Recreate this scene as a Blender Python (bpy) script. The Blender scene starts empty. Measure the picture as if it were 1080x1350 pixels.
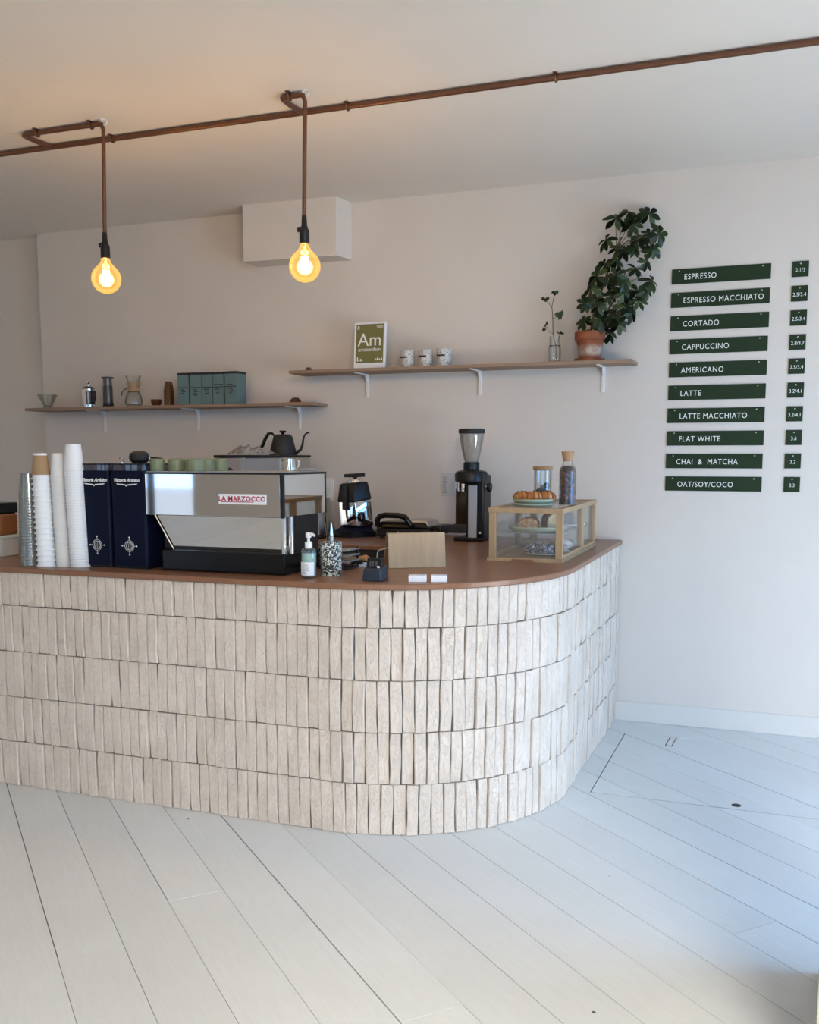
import bpy, bmesh, math, random
from mathutils import Vector, Matrix, Euler, noise
random.seed(7)
PI = math.pi
scene = bpy.context.scene
COL = scene.collection

# ------------------------------------------------------------------ camera
CAM_H = 1.62
cam_data = bpy.data.cameras.new('camera')
cam = bpy.data.objects.new('camera', cam_data)
COL.objects.link(cam)
cam_data.sensor_fit = 'HORIZONTAL'
cam_data.sensor_width = 36.0
cam_data.lens = 1293.5 / 1080 * 36.0
cam_data.shift_x = (540 - 544.4) / 1080
cam_data.shift_y = (767.0 - 675) / 1080
cam_data.clip_start = 0.05
cam.location = (0, 0, CAM_H)
cam.rotation_euler = (math.radians(90 - 7.215), 0, math.radians(20.73))
scene.camera = cam

# ------------------------------------------------------------------ world, lights, exposure
world = bpy.data.worlds.new('overcast_sky')
scene.world = world
world.use_nodes = True
wn = world.node_tree.nodes
wn['Background'].inputs['Color'].default_value = (0.28, 0.55, 1.0, 1)
wn['Background'].inputs['Strength'].default_value = 2.6

vs = scene.view_settings
vs.view_transform = 'Standard'
vs.look = 'None'
vs.gamma = 1.0
vs.use_curve_mapping = False
vs.exposure = 0.0

# room extents
WALL_Y = 6.03
CEIL = 3.254
XL, XR, YF = -7.2, 2.4, -1.1
# windows: (wall, a0, a1, z0, z1)
WINDOWS = [('front', -2.2, 2.1, 0.25, 2.85), ('front', -6.95, -5.75, 0.05, 2.5), ('right', 0.2, 5.5, 0.05, 2.3)]
def daylight(loc, rot, sx, sy, power, col):
    d = bpy.data.lights.new('window_daylight', 'AREA')
    d.shape = 'RECTANGLE'; d.size = sx; d.size_y = sy; d.energy = power; d.color = col
    o = bpy.data.objects.new('window_daylight', d); COL.objects.link(o)
    o.location = loc; o.rotation_euler = rot
    return o
# sky light through the shop windows: each panel hangs outside its window and leans over it
daylight((1.5, YF-.25, 3.0), (math.radians(15), 0, 0), 1.6, 0.8, 850, (1.0, 0.95, 0.85))      # high sky over the street
daylight((-6.35, YF-.40, 1.3), (math.radians(82), 0, 0), 1.3, 2.4, 6.5, (1.0, 0.93, 0.84))     # side door light
daylight((XR+.65, 3.8, 2.0), (math.radians(56), 0, PI/2-.5), 2.4, 2.0, 160, (0.10, 0.46, 1.0))    # blue open sky
daylight((XR+.5, 2.4, .3), (math.radians(125), 0, PI/2), 3.5, 1.2, 190, (1.0, 0.945, 0.83))     # added upward panel imitating pavement bounce, lifts the ceiling

# ------------------------------------------------------------------ materials
def mat(name, col, rough=0.6, metal=0.0, spec=0.5, **kw):
    m = bpy.data.materials.new(name); m.use_nodes = True
    b = m.node_tree.nodes['Principled BSDF']
    b.inputs['Base Color'].default_value = (*col, 1)
    b.inputs['Roughness'].default_value = rough
    b.inputs['Metallic'].default_value = metal
    b.inputs['Specular IOR Level'].default_value = spec
    if 'coat' in kw: b.inputs['Coat Weight'].default_value = kw['coat']
    if 'emit' in kw:
        b.inputs['Emission Color'].default_value = (*kw['emit'], 1)
        b.inputs['Emission Strength'].default_value = kw['es']
    if 'sub' in kw: b.inputs['Subsurface Weight'].default_value = kw['sub']
    return m
def nodes(m):
    nt = m.node_tree
    return nt, nt.nodes, nt.links, nt.nodes['Principled BSDF']
def coords(nt, scale=(1, 1, 1), rot=(0, 0, 0), kind='Object'):
    tc = nt.nodes.new('ShaderNodeTexCoord'); mp = nt.nodes.new('ShaderNodeMapping')
    mp.inputs['Scale'].default_value = scale; mp.inputs['Rotation'].default_value = rot
    nt.links.new(tc.outputs[kind], mp.inputs['Vector'])
    return mp.outputs['Vector']
def worldpos(nt, scale=(1, 1, 1), rot=(0, 0, 0)):
    tc = nt.nodes.new('ShaderNodeNewGeometry'); mp = nt.nodes.new('ShaderNodeMapping')
    mp.inputs['Scale'].default_value = scale; mp.inputs['Rotation'].default_value = rot
    nt.links.new(tc.outputs['Position'], mp.inputs['Vector'])
    return mp.outputs['Vector']
def noise_tex(nt, vec, scale, detail=4, rough=0.55, dist=0.0):
    n = nt.nodes.new('ShaderNodeTexNoise')
    n.inputs['Scale'].default_value = scale; n.inputs['Detail'].default_value = detail
    n.inputs['Roughness'].default_value = rough; n.inputs['Distortion'].default_value = dist
    nt.links.new(vec, n.inputs['Vector'])
    return n.outputs['Fac']
def ramp(nt, fac, stops, interp='LINEAR'):
    r = nt.nodes.new('ShaderNodeValToRGB'); r.color_ramp.interpolation = interp
    e = r.color_ramp.elements
    while len(e) < len(stops): e.new(0.5)
    for s, (p, c) in zip(e, stops):
        s.position = p; s.color = (*c, 1) if len(c) == 3 else c
    nt.links.new(fac, r.inputs['Fac'])
    return r.outputs['Color']
def bump(nt, h, strength, dist, normal=None):
    b = nt.nodes.new('ShaderNodeBump')
    b.inputs['Strength'].default_value = strength; b.inputs['Distance'].default_value = dist
    nt.links.new(h, b.inputs['Height'])
    if normal: nt.links.new(normal, b.inputs['Normal'])
    return b.outputs['Normal']
def mixc(nt, fac, a, b, mode='MIX'):
    m = nt.nodes.new('ShaderNodeMix'); m.data_type = 'RGBA'; m.blend_type = mode
    for sock, v in ((m.inputs[0], fac), (m.inputs[6], a), (m.inputs[7], b)):
        if isinstance(v, (int, float)): sock.default_value = v
        elif isinstance(v, tuple): sock.default_value = (*v, 1)
        else: nt.links.new(v, sock)
    return m.outputs[2]

def paint_mat(name, col, var=0.03, scale=2.0, bstr=0.15):
    m = mat(name, col, 0.75, spec=0.3)
    nt, N, L, b = nodes(m)
    v = worldpos(nt)
    f = noise_tex(nt, v, scale, 5)
    lo = tuple(c*(1-var) for c in col); hi = tuple(min(1, c*(1+var)) for c in col)
    L.new(ramp(nt, f, [(0.3, lo), (0.7, hi)]), b.inputs['Base Color'])
    f2 = noise_tex(nt, v, 60, 3)
    f3 = noise_tex(nt, v, 3.0, 3)
    n1 = bump(nt, f3, 0.25, 0.01)
    L.new(bump(nt, f2, bstr, 0.002, n1), b.inputs['Normal'])
    return m
def wood_mat(name, c0, c1, rough=0.45, axis='X', scale=1.0, coat=0.0):
    m = mat(name, c0, rough, coat=coat)
    nt, N, L, b = nodes(m)
    sc = {'X': (1.5, 18, 18), 'Y': (18, 1.5, 18), 'Z': (18, 18, 1.5)}[axis]
    v = coords(nt, tuple(s*scale for s in sc))
    f = noise_tex(nt, v, 1.6, 6, 0.6, 0.6)
    L.new(ramp(nt, f, [(0.28, c0), (0.72, c1)]), b.inputs['Base Color'])
    L.new(bump(nt, f, 0.08, 0.002), b.inputs['Normal'])
    return m
def glass_mat(name, tint=(1, 1, 1), opac=0.04, gloss=0.10, rough=0.02, body=None):
    """thin pane glass: transparent with a grazing-angle reflection and a faint body colour"""
    m = bpy.data.materials.new(name); m.use_nodes = True
    nt = m.node_tree; nt.nodes.clear()
    out = nt.nodes.new('ShaderNodeOutputMaterial')
    tr = nt.nodes.new('ShaderNodeBsdfTransparent'); tr.inputs[0].default_value = (*tint, 1)
    gl = nt.nodes.new('ShaderNodeBsdfGlossy'); gl.inputs['Roughness'].default_value = rough
    df = nt.nodes.new('ShaderNodeBsdfDiffuse'); df.inputs[0].default_value = (*(body or tint), 1)
    lw = nt.nodes.new('ShaderNodeLayerWeight'); lw.inputs['Blend'].default_value = 0.25
    mr = nt.nodes.new('ShaderNodeMapRange')
    mr.inputs['From Min'].default_value = 0; mr.inputs['From Max'].default_value = 1
    mr.inputs['To Min'].default_value = gloss*0.5; mr.inputs['To Max'].default_value = min(1, gloss*4+0.2)
    nt.links.new(lw.outputs['Fresnel'], mr.inputs['Value'])
    m1 = nt.nodes.new('ShaderNodeMixShader'); m1.inputs[0].default_value = opac
    nt.links.new(tr.outputs[0], m1.inputs[1]); nt.links.new(df.outputs[0], m1.inputs[2])
    m2 = nt.nodes.new('ShaderNodeMixShader')
    nt.links.new(mr.outputs[0], m2.inputs[0]); nt.links.new(m1.outputs[0], m2.inputs[1]); nt.links.new(gl.outputs[0], m2.inputs[2])
    nt.links.new(m2.outputs[0], out.inputs[0])
    return m

M = {}
M['wall'] = paint_mat('wall_paint', (0.70, 0.635, 0.57), 0.02)
M['ceiling'] = paint_mat('ceiling_paint', (0.78, 0.72, 0.65), 0.02, 1.2)
M['trim'] = paint_mat('trim_paint', (0.70, 0.66, 0.61), 0.015)
M['dark_gap'] = mat('joint_shadow', (0.035, 0.03, 0.027), 0.9)  # near-black colour of the subfloor and the hatch's dark marks
M['black'] = mat('black_plastic', (0.009, 0.009, 0.010), 0.38, spec=0.35)
M['black_matte'] = mat('black_matte', (0.015, 0.014, 0.014), 0.65)
M['black_gloss'] = mat('black_gloss', (0.007, 0.007, 0.008), 0.22, spec=0.3)
M['navy'] = mat('navy_enamel', (0.004, 0.006, 0.020), 0.34, spec=0.10)
M['navy_matte'] = mat('navy_plastic', (0.018, 0.028, 0.045), 0.45)
M['mirror'] = mat('polished_steel', (0.78, 0.77, 0.75), 0.035, 1.0)
M['steel'] = mat('brushed_steel', (0.62, 0.62, 0.61), 0.28, 1.0)
M['chrome'] = mat('chrome', (0.85, 0.85, 0.85), 0.08, 1.0)
M['grey_metal'] = mat('grey_metal', (0.42, 0.43, 0.44), 0.4, 0.8)
M['white_plastic'] = mat('white_plastic', (0.82, 0.82, 0.81), 0.35)
M['white_card'] = mat('white_card', (0.84, 0.85, 0.87), 0.6)
M['letter'] = mat('white_lettering', (0.85, 0.86, 0.82), 0.6)
M['red_letter'] = mat('red_lettering', (0.42, 0.02, 0.06), 0.5)
M['ink'] = mat('black_ink', (0.02, 0.02, 0.022), 0.7)
M['pipe'] = mat('bronze_pipe', (0.17, 0.075, 0.042), 0.38, 0.55)
M['terracotta'] = mat('terracotta', (0.38, 0.13, 0.055), 0.85)
M['soil'] = mat('potting_soil', (0.03, 0.02, 0.014), 0.95)
M['sage'] = mat('sage_ceramic', (0.19, 0.22, 0.125), 0.45)
M['sage_plate'] = mat('celadon_ceramic', (0.40, 0.46, 0.345), 0.4)
M['teal_box'] = mat('teal_carton', (0.135, 0.205, 0.205), 0.7, spec=0.2)
M['kraft'] = mat('kraft_paper', (0.38, 0.24, 0.12), 0.8)
M['amber'] = glass_mat('amber_glass', (0.55, 0.25, 0.08), 0.45, 0.12, body=(0.24, 0.10, 0.03))
M['brown_ceramic'] = mat('brown_ceramic', (0.10, 0.035, 0.012), 0.3)
M['glass'] = glass_mat('clear_glass', (0.97, 0.98, 0.97), 0.03, 0.10)
M['pane'] = glass_mat('pane_glass', (0.985, 0.99, 0.985), 0.03, 0.07)
M['smoke'] = glass_mat('smoked_plastic', (0.45, 0.44, 0.48), 0.35, 0.12, body=(0.10, 0.09, 0.11))
M['clear_cup'] = glass_mat('clear_cup_plastic', (0.80, 0.84, 0.82), 0.55, 0.22, 0.12, body=(0.34, 0.36, 0.33))
M['hopper'] = glass_mat('hopper_plastic', (0.90, 0.89, 0.87), 0.14, 0.13, 0.04, body=(0.7, 0.68, 0.65))
M['glass_soft'] = glass_mat('soft_clear_glass', (0.97, 0.97, 0.96), 0.02, 0.035)
M['cork'] = mat('cork', (0.42, 0.25, 0.13), 0.85)
M['green_sign'] = mat('dark_green_sign', (0.022, 0.038, 0.018), 0.7, spec=0.15)
M['olive'] = mat('olive_print', (0.185, 0.17, 0.062), 0.7, spec=0.2)
M['screw'] = mat('screw_head', (0.6, 0.6, 0.55), 0.35, 0.9)
M['bracket'] = mat('white_bracket', (0.80, 0.78, 0.75), 0.5)
M['leather'] = mat('tan_leather', (0.42, 0.22, 0.10), 0.6)
M['worktop'] = wood_mat('walnut_worktop', (0.205, 0.092, 0.046), (0.275, 0.130, 0.068), 0.38, 'X', 0.8, coat=0.15)
M['oak'] = wood_mat('light_oak', (0.35, 0.235, 0.128), (0.44, 0.305, 0.175), 0.5, 'Z')
M['oak_x'] = wood_mat('light_oak_rail', (0.35, 0.235, 0.128), (0.44, 0.305, 0.175), 0.5, 'Y')
M['shelf'] = wood_mat('shelf_wood', (0.27, 0.175, 0.115), (0.34, 0.225, 0.15), 0.6, 'X')
M['walnut'] = wood_mat('walnut_panel', (0.17, 0.085, 0.045), (0.24, 0.12, 0.065), 0.5, 'Z')

# white painted planks: fine grain relief, scuffs and nail holes
m = mat('white_floor_paint', (0.70, 0.70, 0.675), 0.42, spec=0.45); M['plank'] = m
nt, N, L, b = nodes(m)
v = worldpos(nt, (1, 1, 1), (0, 0, math.radians(42.35)))
vs_ = worldpos(nt)
mp = nt.nodes.new('ShaderNodeMapping'); mp.inputs['Scale'].default_value = (1.2, 16, 1)
L.new(v, mp.inputs['Vector'])
grain = noise_tex(nt, mp.outputs['Vector'], 4, 6, 0.62, 1.2)
blot = noise_tex(nt, vs_, 1.3, 5, 0.6)
c = ramp(nt, blot, [(0.3, (0.66, 0.66, 0.635)), (0.7, (0.735, 0.735, 0.715))])
c = mixc(nt, 0.12, c, ramp(nt, grain, [(0.35, (0.52, 0.52, 0.5)), (0.65, (0.78, 0.78, 0.76))]))
vo = nt.nodes.new('ShaderNodeTexVoronoi'); vo.inputs['Scale'].default_value = 3.4
L.new(vs_, vo.inputs['Vector'])
spk = ramp(nt, vo.outputs['Distance'], [(0.018, (1, 1, 1)), (0.026, (0, 0, 0))])
c = mixc(nt, spk, c, (0.05, 0.045, 0.04))
oi = nt.nodes.new('ShaderNodeObjectInfo')
c = mixc(nt, 1.0, c, ramp(nt, oi.outputs['Random'], [(0, (0.93, 0.93, 0.93)), (1, (1, 1, 1))]), 'MULTIPLY')
L.new(c, b.inputs['Base Color'])
L.new(ramp(nt, blot, [(0.3, (0.34,)*3), (0.7, (0.52,)*3)]), b.inputs['Roughness'])
L.new(bump(nt, grain, 0.30, 0.002), b.inputs['Normal'])

# hand-moulded cream brick with creased faces
m = mat('cream_brick', (0.6, 0.53, 0.45), 0.85, spec=0.25); M['brick'] = m
nt, N, L, b = nodes(m)
geo = nt.nodes.new('ShaderNodeNewGeometry')
isl = geo.outputs['Random Per Island']
pos = worldpos(nt)
# shift the crease pattern per brick
cmb = nt.nodes.new('ShaderNodeCombineXYZ')
mu = nt.nodes.new('ShaderNodeMath'); mu.operation = 'MULTIPLY'; mu.inputs[1].default_value = 37.0
L.new(isl, mu.inputs[0]); L.new(mu.outputs[0], cmb.inputs[0]); L.new(mu.outputs[0], cmb.inputs[2])
va = nt.nodes.new('ShaderNodeVectorMath'); va.operation = 'ADD'
L.new(pos, va.inputs[0]); L.new(cmb.outputs[0], va.inputs[1])
mp = nt.nodes.new('ShaderNodeMapping'); mp.inputs['Scale'].default_value = (34, 34, 11); mp.inputs['Rotation'].default_value = (0.25, 0.30, 0)
L.new(va.outputs[0], mp.inputs['Vector'])
crease = noise_tex(nt, mp.outputs['Vector'], 1.3, 4, 0.6, 1.6)
fold = nt.nodes.new('ShaderNodeMath'); fold.operation = 'SUBTRACT'; fold.inputs[1].default_value = 0.5; L.new(crease, fold.inputs[0])
fa = nt.nodes.new('ShaderNodeMath'); fa.operation = 'ABSOLUTE'; L.new(fold.outputs[0], fa.inputs[0])
fr = ramp(nt, fa.outputs[0], [(0.0, (0, 0, 0)), (0.055, (1, 1, 1))])
grit = noise_tex(nt, pos, 220, 3, 0.6)
big = noise_tex(nt, pos, 5, 4, 0.6)
c = ramp(nt, isl, [(0.0, (0.634, 0.532, 0.441)), (0.35, (0.697, 0.597, 0.505)), (0.7, (0.750, 0.653, 0.559)), (1.0, (0.676, 0.587, 0.510))])
c = mixc(nt, 0.35, c, ramp(nt, big, [(0.35, (0.602, 0.522, 0.451)), (0.65, (0.813, 0.719, 0.629))]))
c = mixc(nt, ramp(nt, fa.outputs[0], [(0.0, (0.42,)*3), (0.022, (0,)*3)]), c, (0.384, 0.317, 0.261))
soot = noise_tex(nt, va.outputs[0], 9, 5, 0.7)
c = mixc(nt, ramp(nt, soot, [(0.62, (0,)*3), (0.80, (0.55,)*3)]), c, (0.36, 0.33, 0.31))
L.new(c, b.inputs['Base Color'])
n1 = bump(nt, fr, 0.55, 0.004)
L.new(bump(nt, grit, 0.35, 0.0012, n1), b.inputs['Normal'])

# leaves
m = mat('umbrella_leaf', (0.045, 0.085, 0.022), 0.4); M['leaf'] = m
nt, N, L, b = nodes(m)
oi = nt.nodes.new('ShaderNodeObjectInfo')
L.new(ramp(nt, oi.outputs['Random'], [(0, (0.015, 0.030, 0.010)), (0.6, (0.030, 0.056, 0.015)), (1, (0.058, 0.10, 0.022))]), b.inputs['Base Color'])
M['leaf2'] = mat('cutting_leaf', (0.07, 0.10, 0.035), 0.5)
M['stem'] = mat('green_stem', (0.10, 0.085, 0.035), 0.7)
# terrazzo pot, speckled mugs, dried tea, croissant, cake
def speckle(name, c0, c1, scale, lo, hi, rough=0.4):
    m = mat(name, c0, rough); nt, N, L, b = nodes(m)
    v = coords(nt); f = noise_tex(nt, v, scale, 2, 0.5, 0.8)
    L.new(ramp(nt, f, [(lo, c0), (hi, c1)]), b.inputs['Base Color'])
    return m
M['terrazzo'] = speckle('black_white_terrazzo', (0.02, 0.025, 0.022), (0.72, 0.73, 0.66), 120, 0.515, 0.55)
M['mug'] = speckle('speckled_mug', (0.22, 0.20, 0.18), (0.62, 0.60, 0.56), 150, 0.40, 0.47)
M['tea'] = speckle('dried_petals', (0.018, 0.005, 0.005), (0.34, 0.15, 0.12), 75, 0.48, 0.68, 0.9)
M['croissant'] = speckle('croissant_crust', (0.34, 0.11, 0.02), (0.66, 0.33, 0.10), 16, 0.35, 0.65, 0.4)
M['crust'] = mat('croissant_stripe', (0.20, 0.055, 0.012), 0.5)
M['cake'] = speckle('sponge_cake', (0.42, 0.20, 0.10), (0.66, 0.40, 0.20), 60, 0.4, 0.6, 0.9)
M['cake_dark'] = speckle('dark_crust', (0.13, 0.045, 0.02), (0.28, 0.11, 0.05), 50, 0.4, 0.6, 0.8)
M['cake_pale'] = speckle('pale_sponge', (0.60, 0.45, 0.26), (0.75, 0.60, 0.40), 50, 0.4, 0.6, 0.9)
M['blueberry'] = speckle('lavender_crumb', (0.07, 0.07, 0.11), (0.50, 0.48, 0.52), 90, 0.42, 0.62, 0.9)
M['meringue'] = mat('white_meringue', (0.80, 0.80, 0.76), 0.7)
M['paper_cup'] = mat('white_paper_cup', (0.86, 0.86, 0.86), 0.55)
M['paper_cup_grey'] = mat('off_white_paper_cup', (0.78, 0.77, 0.75), 0.55)
M['cloth'] = speckle('striped_cloth', (0.34, 0.31, 0.32), (0.70, 0.67, 0.66), 38, 0.38, 0.52, 0.95)
m = M['terracotta']; nt, N, L, b = nodes(m)
f = noise_tex(nt, coords(nt, (1, 1, 1)), 14, 5)
sx = nt.nodes.new('ShaderNodeSeparateXYZ'); L.new(coords(nt), sx.inputs[0])
band = ramp(nt, sx.outputs['Z'], [(0.025, (0,)*3), (0.045, (1,)*3)])
band2 = ramp(nt, sx.outputs['Z'], [(0.075, (1,)*3), (0.10, (0,)*3)])
bd = mixc(nt, 1.0, band, band2, 'MULTIPLY')
bd = mixc(nt, 1.0, bd, ramp(nt, f, [(0.35, (0.2,)*3), (0.6, (0.9,)*3)]), 'MULTIPLY')
base = ramp(nt, f, [(0.3, (0.20, 0.055, 0.022)), (0.7, (0.31, 0.098, 0.040))])
L.new(mixc(nt, bd, base, (0.50, 0.43, 0.35)), b.inputs['Base Color'])
# soap bottle: teal liquid behind a white label comes as separate parts
M['soap'] = mat('teal_soap', (0.33, 0.50, 0.46), 0.15, coat=0.5)
M['bulb'] = glass_mat('amber_bulb_glass', (1.0, 0.80, 0.42), 0.0, 0.10)
nt = M['bulb'].node_tree
em = nt.nodes.new('ShaderNodeEmission'); em.inputs[0].default_value = (1.0, 0.60, 0.19, 1); em.inputs[1].default_value = 0.36
ad = nt.nodes.new('ShaderNodeAddShader')
out = [n for n in nt.nodes if n.type == 'OUTPUT_MATERIAL'][0]
src = out.inputs[0].links[0].from_socket
nt.links.new(src, ad.inputs[0]); nt.links.new(em.outputs[0], ad.inputs[1]); nt.links.new(ad.outputs[0], out.inputs[0])
M['filament'] = mat('glowing_filament', (1, 0.7, 0.3), 0.5, emit=(1.0, 0.62, 0.22), es=38.0)

# ------------------------------------------------------------------ mesh helpers
class MB:
    def __init__(s): s.bm = bmesh.new(); s.flat = False
    def box(s, x0, x1, y0, y1, z0, z1, bev=0.0, segs=2, rot=None):
        s.flat = True
        r = bmesh.ops.create_cube(s.bm, size=1.0)
        vs = r['verts']
        for v in vs:
            v.co = Vector((x0 + (v.co.x+.5)*(x1-x0), y0 + (v.co.y+.5)*(y1-y0), z0 + (v.co.z+.5)*(z1-z0)))
        if rot is not None:
            c = Vector(((x0+x1)/2, (y0+y1)/2, (z0+z1)/2)); R = Euler(rot).to_matrix()
            for v in vs: v.co = c + R @ (v.co - c)
        if bev > 0:
            es = list({e for v in vs for e in v.link_edges})
            bmesh.ops.bevel(s.bm, geom=es, offset=bev, segments=segs, affect='EDGES', profile=0.5)
        return s
    def hexa(s, pts, bev=0.0):
        """8 corners: bottom 4 ccw then top 4 ccw"""
        s.flat = True
        vs = [s.bm.verts.new(p) for p in pts]
        fs = [(3,2,1,0), (4,5,6,7), (0,1,5,4), (1,2,6,5), (2,3,7,6), (3,0,4,7)]
        for f in fs: s.bm.faces.new([vs[i] for i in f])
        if bev > 0:
            es = list({e for v in vs for e in v.link_edges})
            bmesh.ops.bevel(s.bm, geom=es, offset=bev, segments=2, affect='EDGES', profile=0.5)
        return s
    def lathe(s, prof, segs=28, c=(0, 0, 0), mtx=None, a0=0, a1=2*PI):
        rings = []
        full = abs(a1-a0-2*PI) < 1e-6
        n = segs if full else segs+1
        for r, z in prof:
            if r < 1e-6:
                p = Vector((0, 0, z)); rings.append([p])
            else:
                rings.append([Vector((r*math.cos(a0+(a1-a0)*i/segs), r*math.sin(a0+(a1-a0)*i/segs), z)) for i in range(n)])
        vr = []
        for ring in rings:
            vr.append([s.bm.verts.new(((mtx @ p) if mtx else p) + Vector(c)) for p in ring])
        for a, b in zip(vr, vr[1:]):
            m = segs if full else segs
            for i in range(m):
                j = (i+1) % n
                if len(a) == 1 and len(b) == 1: continue
                if len(a) == 1: s.bm.faces.new((a[0], b[j], b[i]))
                elif len(b) == 1: s.bm.faces.new((a[i], a[j], b[0]))
                else: s.bm.faces.new((a[i], a[j], b[j], b[i]))
        return s
    def cyl(s, p0, p1, r0, r1=None, segs=20, caps=True):
        r1 = r0 if r1 is None else r1
        p0 = Vector(p0); p1 = Vector(p1); d = p1-p0
        q = d.to_track_quat('Z', 'Y').to_matrix()
        pr = [(r0, 0), (r1, d.length)]
        if caps: pr = [(0, 0)] + pr + [(0, d.length)]
        s.lathe(pr, segs, p0, q); return s
    def tube(s, pts, r, segs=12, caps=True, closed=False):
        pts = [Vector(p) for p in pts]; n = len(pts)
        rr = r if isinstance(r, (list, tuple)) else [r]*n
        rings = []; up = None
        for i, p in enumerate(pts):
            if closed: t = (pts[(i+1) % n]-pts[i-1])
            else: t = pts[min(i+1, n-1)]-pts[max(i-1, 0)]
            t.normalize()
            if up is None:
                up = Vector((0, 0, 1)) if abs(t.z) < 0.9 else Vector((0, 1, 0))
            up = (up - t*up.dot(t)).normalized()
            w = t.cross(up)
            rings.append([s.bm.verts.new(p + (up*math.cos(2*PI*k/segs) + w*math.sin(2*PI*k/segs))*rr[i]) for k in range(segs)])
        rng = range(n) if closed else range(n-1)
        for i in rng:
            a, b = rings[i], rings[(i+1) % n]
            for k in range(segs): s.bm.faces.new((a[k], a[(k+1) % segs], b[(k+1) % segs], b[k]))
        if caps and not closed:
            s.bm.faces.new(rings[0]); s.bm.faces.new(list(reversed(rings[-1])))
        return s
    def prism(s, poly, z0, z1, f=None, bev=0.0):
        """extrude a 2D polygon; f maps (u,v,w) to xyz (default u,v,w = x,y,z); z may be callables of (u,v)"""
        f = f or (lambda u, v, w: (u, v, w))
        g0 = z0 if callable(z0) else (lambda u, v: z0)
        g1 = z1 if callable(z1) else (lambda u, v: z1)
        a = [s.bm.verts.new(f(u, v, g0(u, v))) for u, v in poly]
        b = [s.bm.verts.new(f(u, v, g1(u, v))) for u, v in poly]
        n = len(poly)
        s.bm.faces.new(list(reversed(a))); s.bm.faces.new(b)
        side = []
        for i in range(n): side.append(s.bm.faces.new((a[i], a[(i+1) % n], b[(i+1) % n], b[i])))
        if bev > 0:
            es = [e for e in s.bm.edges if e.is_valid and e.verts[0] in set(a+b) and e.verts[1] in set(a+b)]
            bmesh.ops.bevel(s.bm, geom=es, offset=bev, segments=2, affect='EDGES', profile=0.5)
        return s
    def mesh(s, name, mtl, angle=35):
        if s.flat and angle == 35: angle = 20
        bmesh.ops.recalc_face_normals(s.bm, faces=s.bm.faces[:])
        me = bpy.data.meshes.new(name); s.bm.to_mesh(me); s.bm.free()
        for p in me.polygons: p.use_smooth = True
        me.set_sharp_from_angle(angle=math.radians(angle))
        if mtl is not None: me.materials.append(M[mtl] if isinstance(mtl, str) else mtl)
        return me
    def build(s, name, mtl, parent=None, loc=None, rot=None, angle=35):
        return link(name, s.mesh(name, mtl, angle), parent, loc, rot)
def link(name, me, parent=None, loc=None, rot=None):
    o = bpy.data.objects.new(name, me); COL.objects.link(o)
    if parent: o.parent = parent
    if loc is not None: o.location = loc
    if rot is not None: o.rotation_euler = rot
    return o
def tag(o, label, cat, group=None):
    o['label'] = label; o['category'] = cat
    if group: o['group'] = group
    return o
def thing(name, label, cat, loc=(0, 0, 0), rot=(0, 0, 0), group=None):
    o = bpy.data.objects.new(name, None); COL.objects.link(o)
    o.location = loc; o.rotation_euler = rot; o.empty_display_size = 0.05
    return tag(o, label, cat, group)
def struct(o, label=None):
    o['kind'] = 'structure'
    if label: o['label'] = label
    return o
def copy_tree(o, parent=None):
    c = o.copy(); COL.objects.link(c)
    if parent: c.parent = parent
    for ch in list(o.children): copy_tree(ch, c)
    return c
def text_mesh(body, size, ext=0.0006, align='CENTER', shear=0.0, offset=0.0, spacing=1.0, xs=1.0):
    cu = bpy.data.curves.new('lettering', 'FONT')
    cu.body = body; cu.size = size; cu.extrude = ext; cu.align_x = align; cu.align_y = 'CENTER'
    cu.shear = shear; cu.offset = offset; cu.space_character = spacing; cu.resolution_u = 3
    o = bpy.data.objects.new('lettering', cu); COL.objects.link(o)
    bpy.context.view_layer.update()
    me = bpy.data.meshes.new_from_object(o.evaluated_get(bpy.context.evaluated_depsgraph_get()))
    bpy.data.objects.remove(o); bpy.data.curves.remove(cu)
    if xs != 1.0:
        for v in me.vertices: v.co.x *= xs
    return me
def text(name, body, size, mtl, parent, loc, rot=(PI/2, 0, 0), **kw):
    me = text_mesh(body, size, **kw); me.materials.clear(); me.materials.append(M[mtl])
    return link(name, me, parent, loc, rot)

# worktop surface: nearly level, a touch higher towards the wall
TA, TB = 1.096 - 0.011*3.72, 0.011
def zt(y): return TA + TB*y
TILT = math.atan(TB)

# ------------------------------------------------------------------ room shell
def wall_with_holes(a0, a1, z0, z1, holes, f, thick):
    """grid of boxes around rectangular holes; f(u, w, z) -> xyz"""
    b = MB()
    us = sorted({a0, a1, *[h[0] for h in holes], *[h[1] for h in holes]})
    zs = sorted({z0, z1, *[h[2] for h in holes], *[h[3] for h in holes]})
    for u0, u1 in zip(us, us[1:]):
        for w0, w1 in zip(zs, zs[1:]):
            cu, cz = (u0+u1)/2, (w0+w1)/2
            if any(h[0] < cu < h[1] and h[2] < cz < h[3] for h in holes): continue
            p = [f(u0, 0, w0), f(u1, 0, w0), f(u1, thick, w0), f(u0, thick, w0), f(u0, 0, w1), f(u1, 0, w1), f(u1, thick, w1), f(u0, thick, w1)]
            b.hexa(p)
    return b
XREC = -5.25                                   # the back wall steps back left of here
b = MB()
b.prism([(XREC, WALL_Y), (XR+.2, WALL_Y), (XR+.2, WALL_Y+.3), (XL-.2, WALL_Y+.3), (XL-.2, WALL_Y+.085), (XREC, WALL_Y+.085)], -0.1, CEIL+.1)
struct(b.build('wall_back', 'wall'), 'white plastered back wall with a shallow step at one end')
b = wall_with_holes(XL-.2, XR+.2, -0.1, CEIL+.1, [(w[1], w[2], w[3], w[4]) for w in WINDOWS if w[0] == 'front'], lambda u, w, z: (u, YF-w, z), 0.2)
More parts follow.
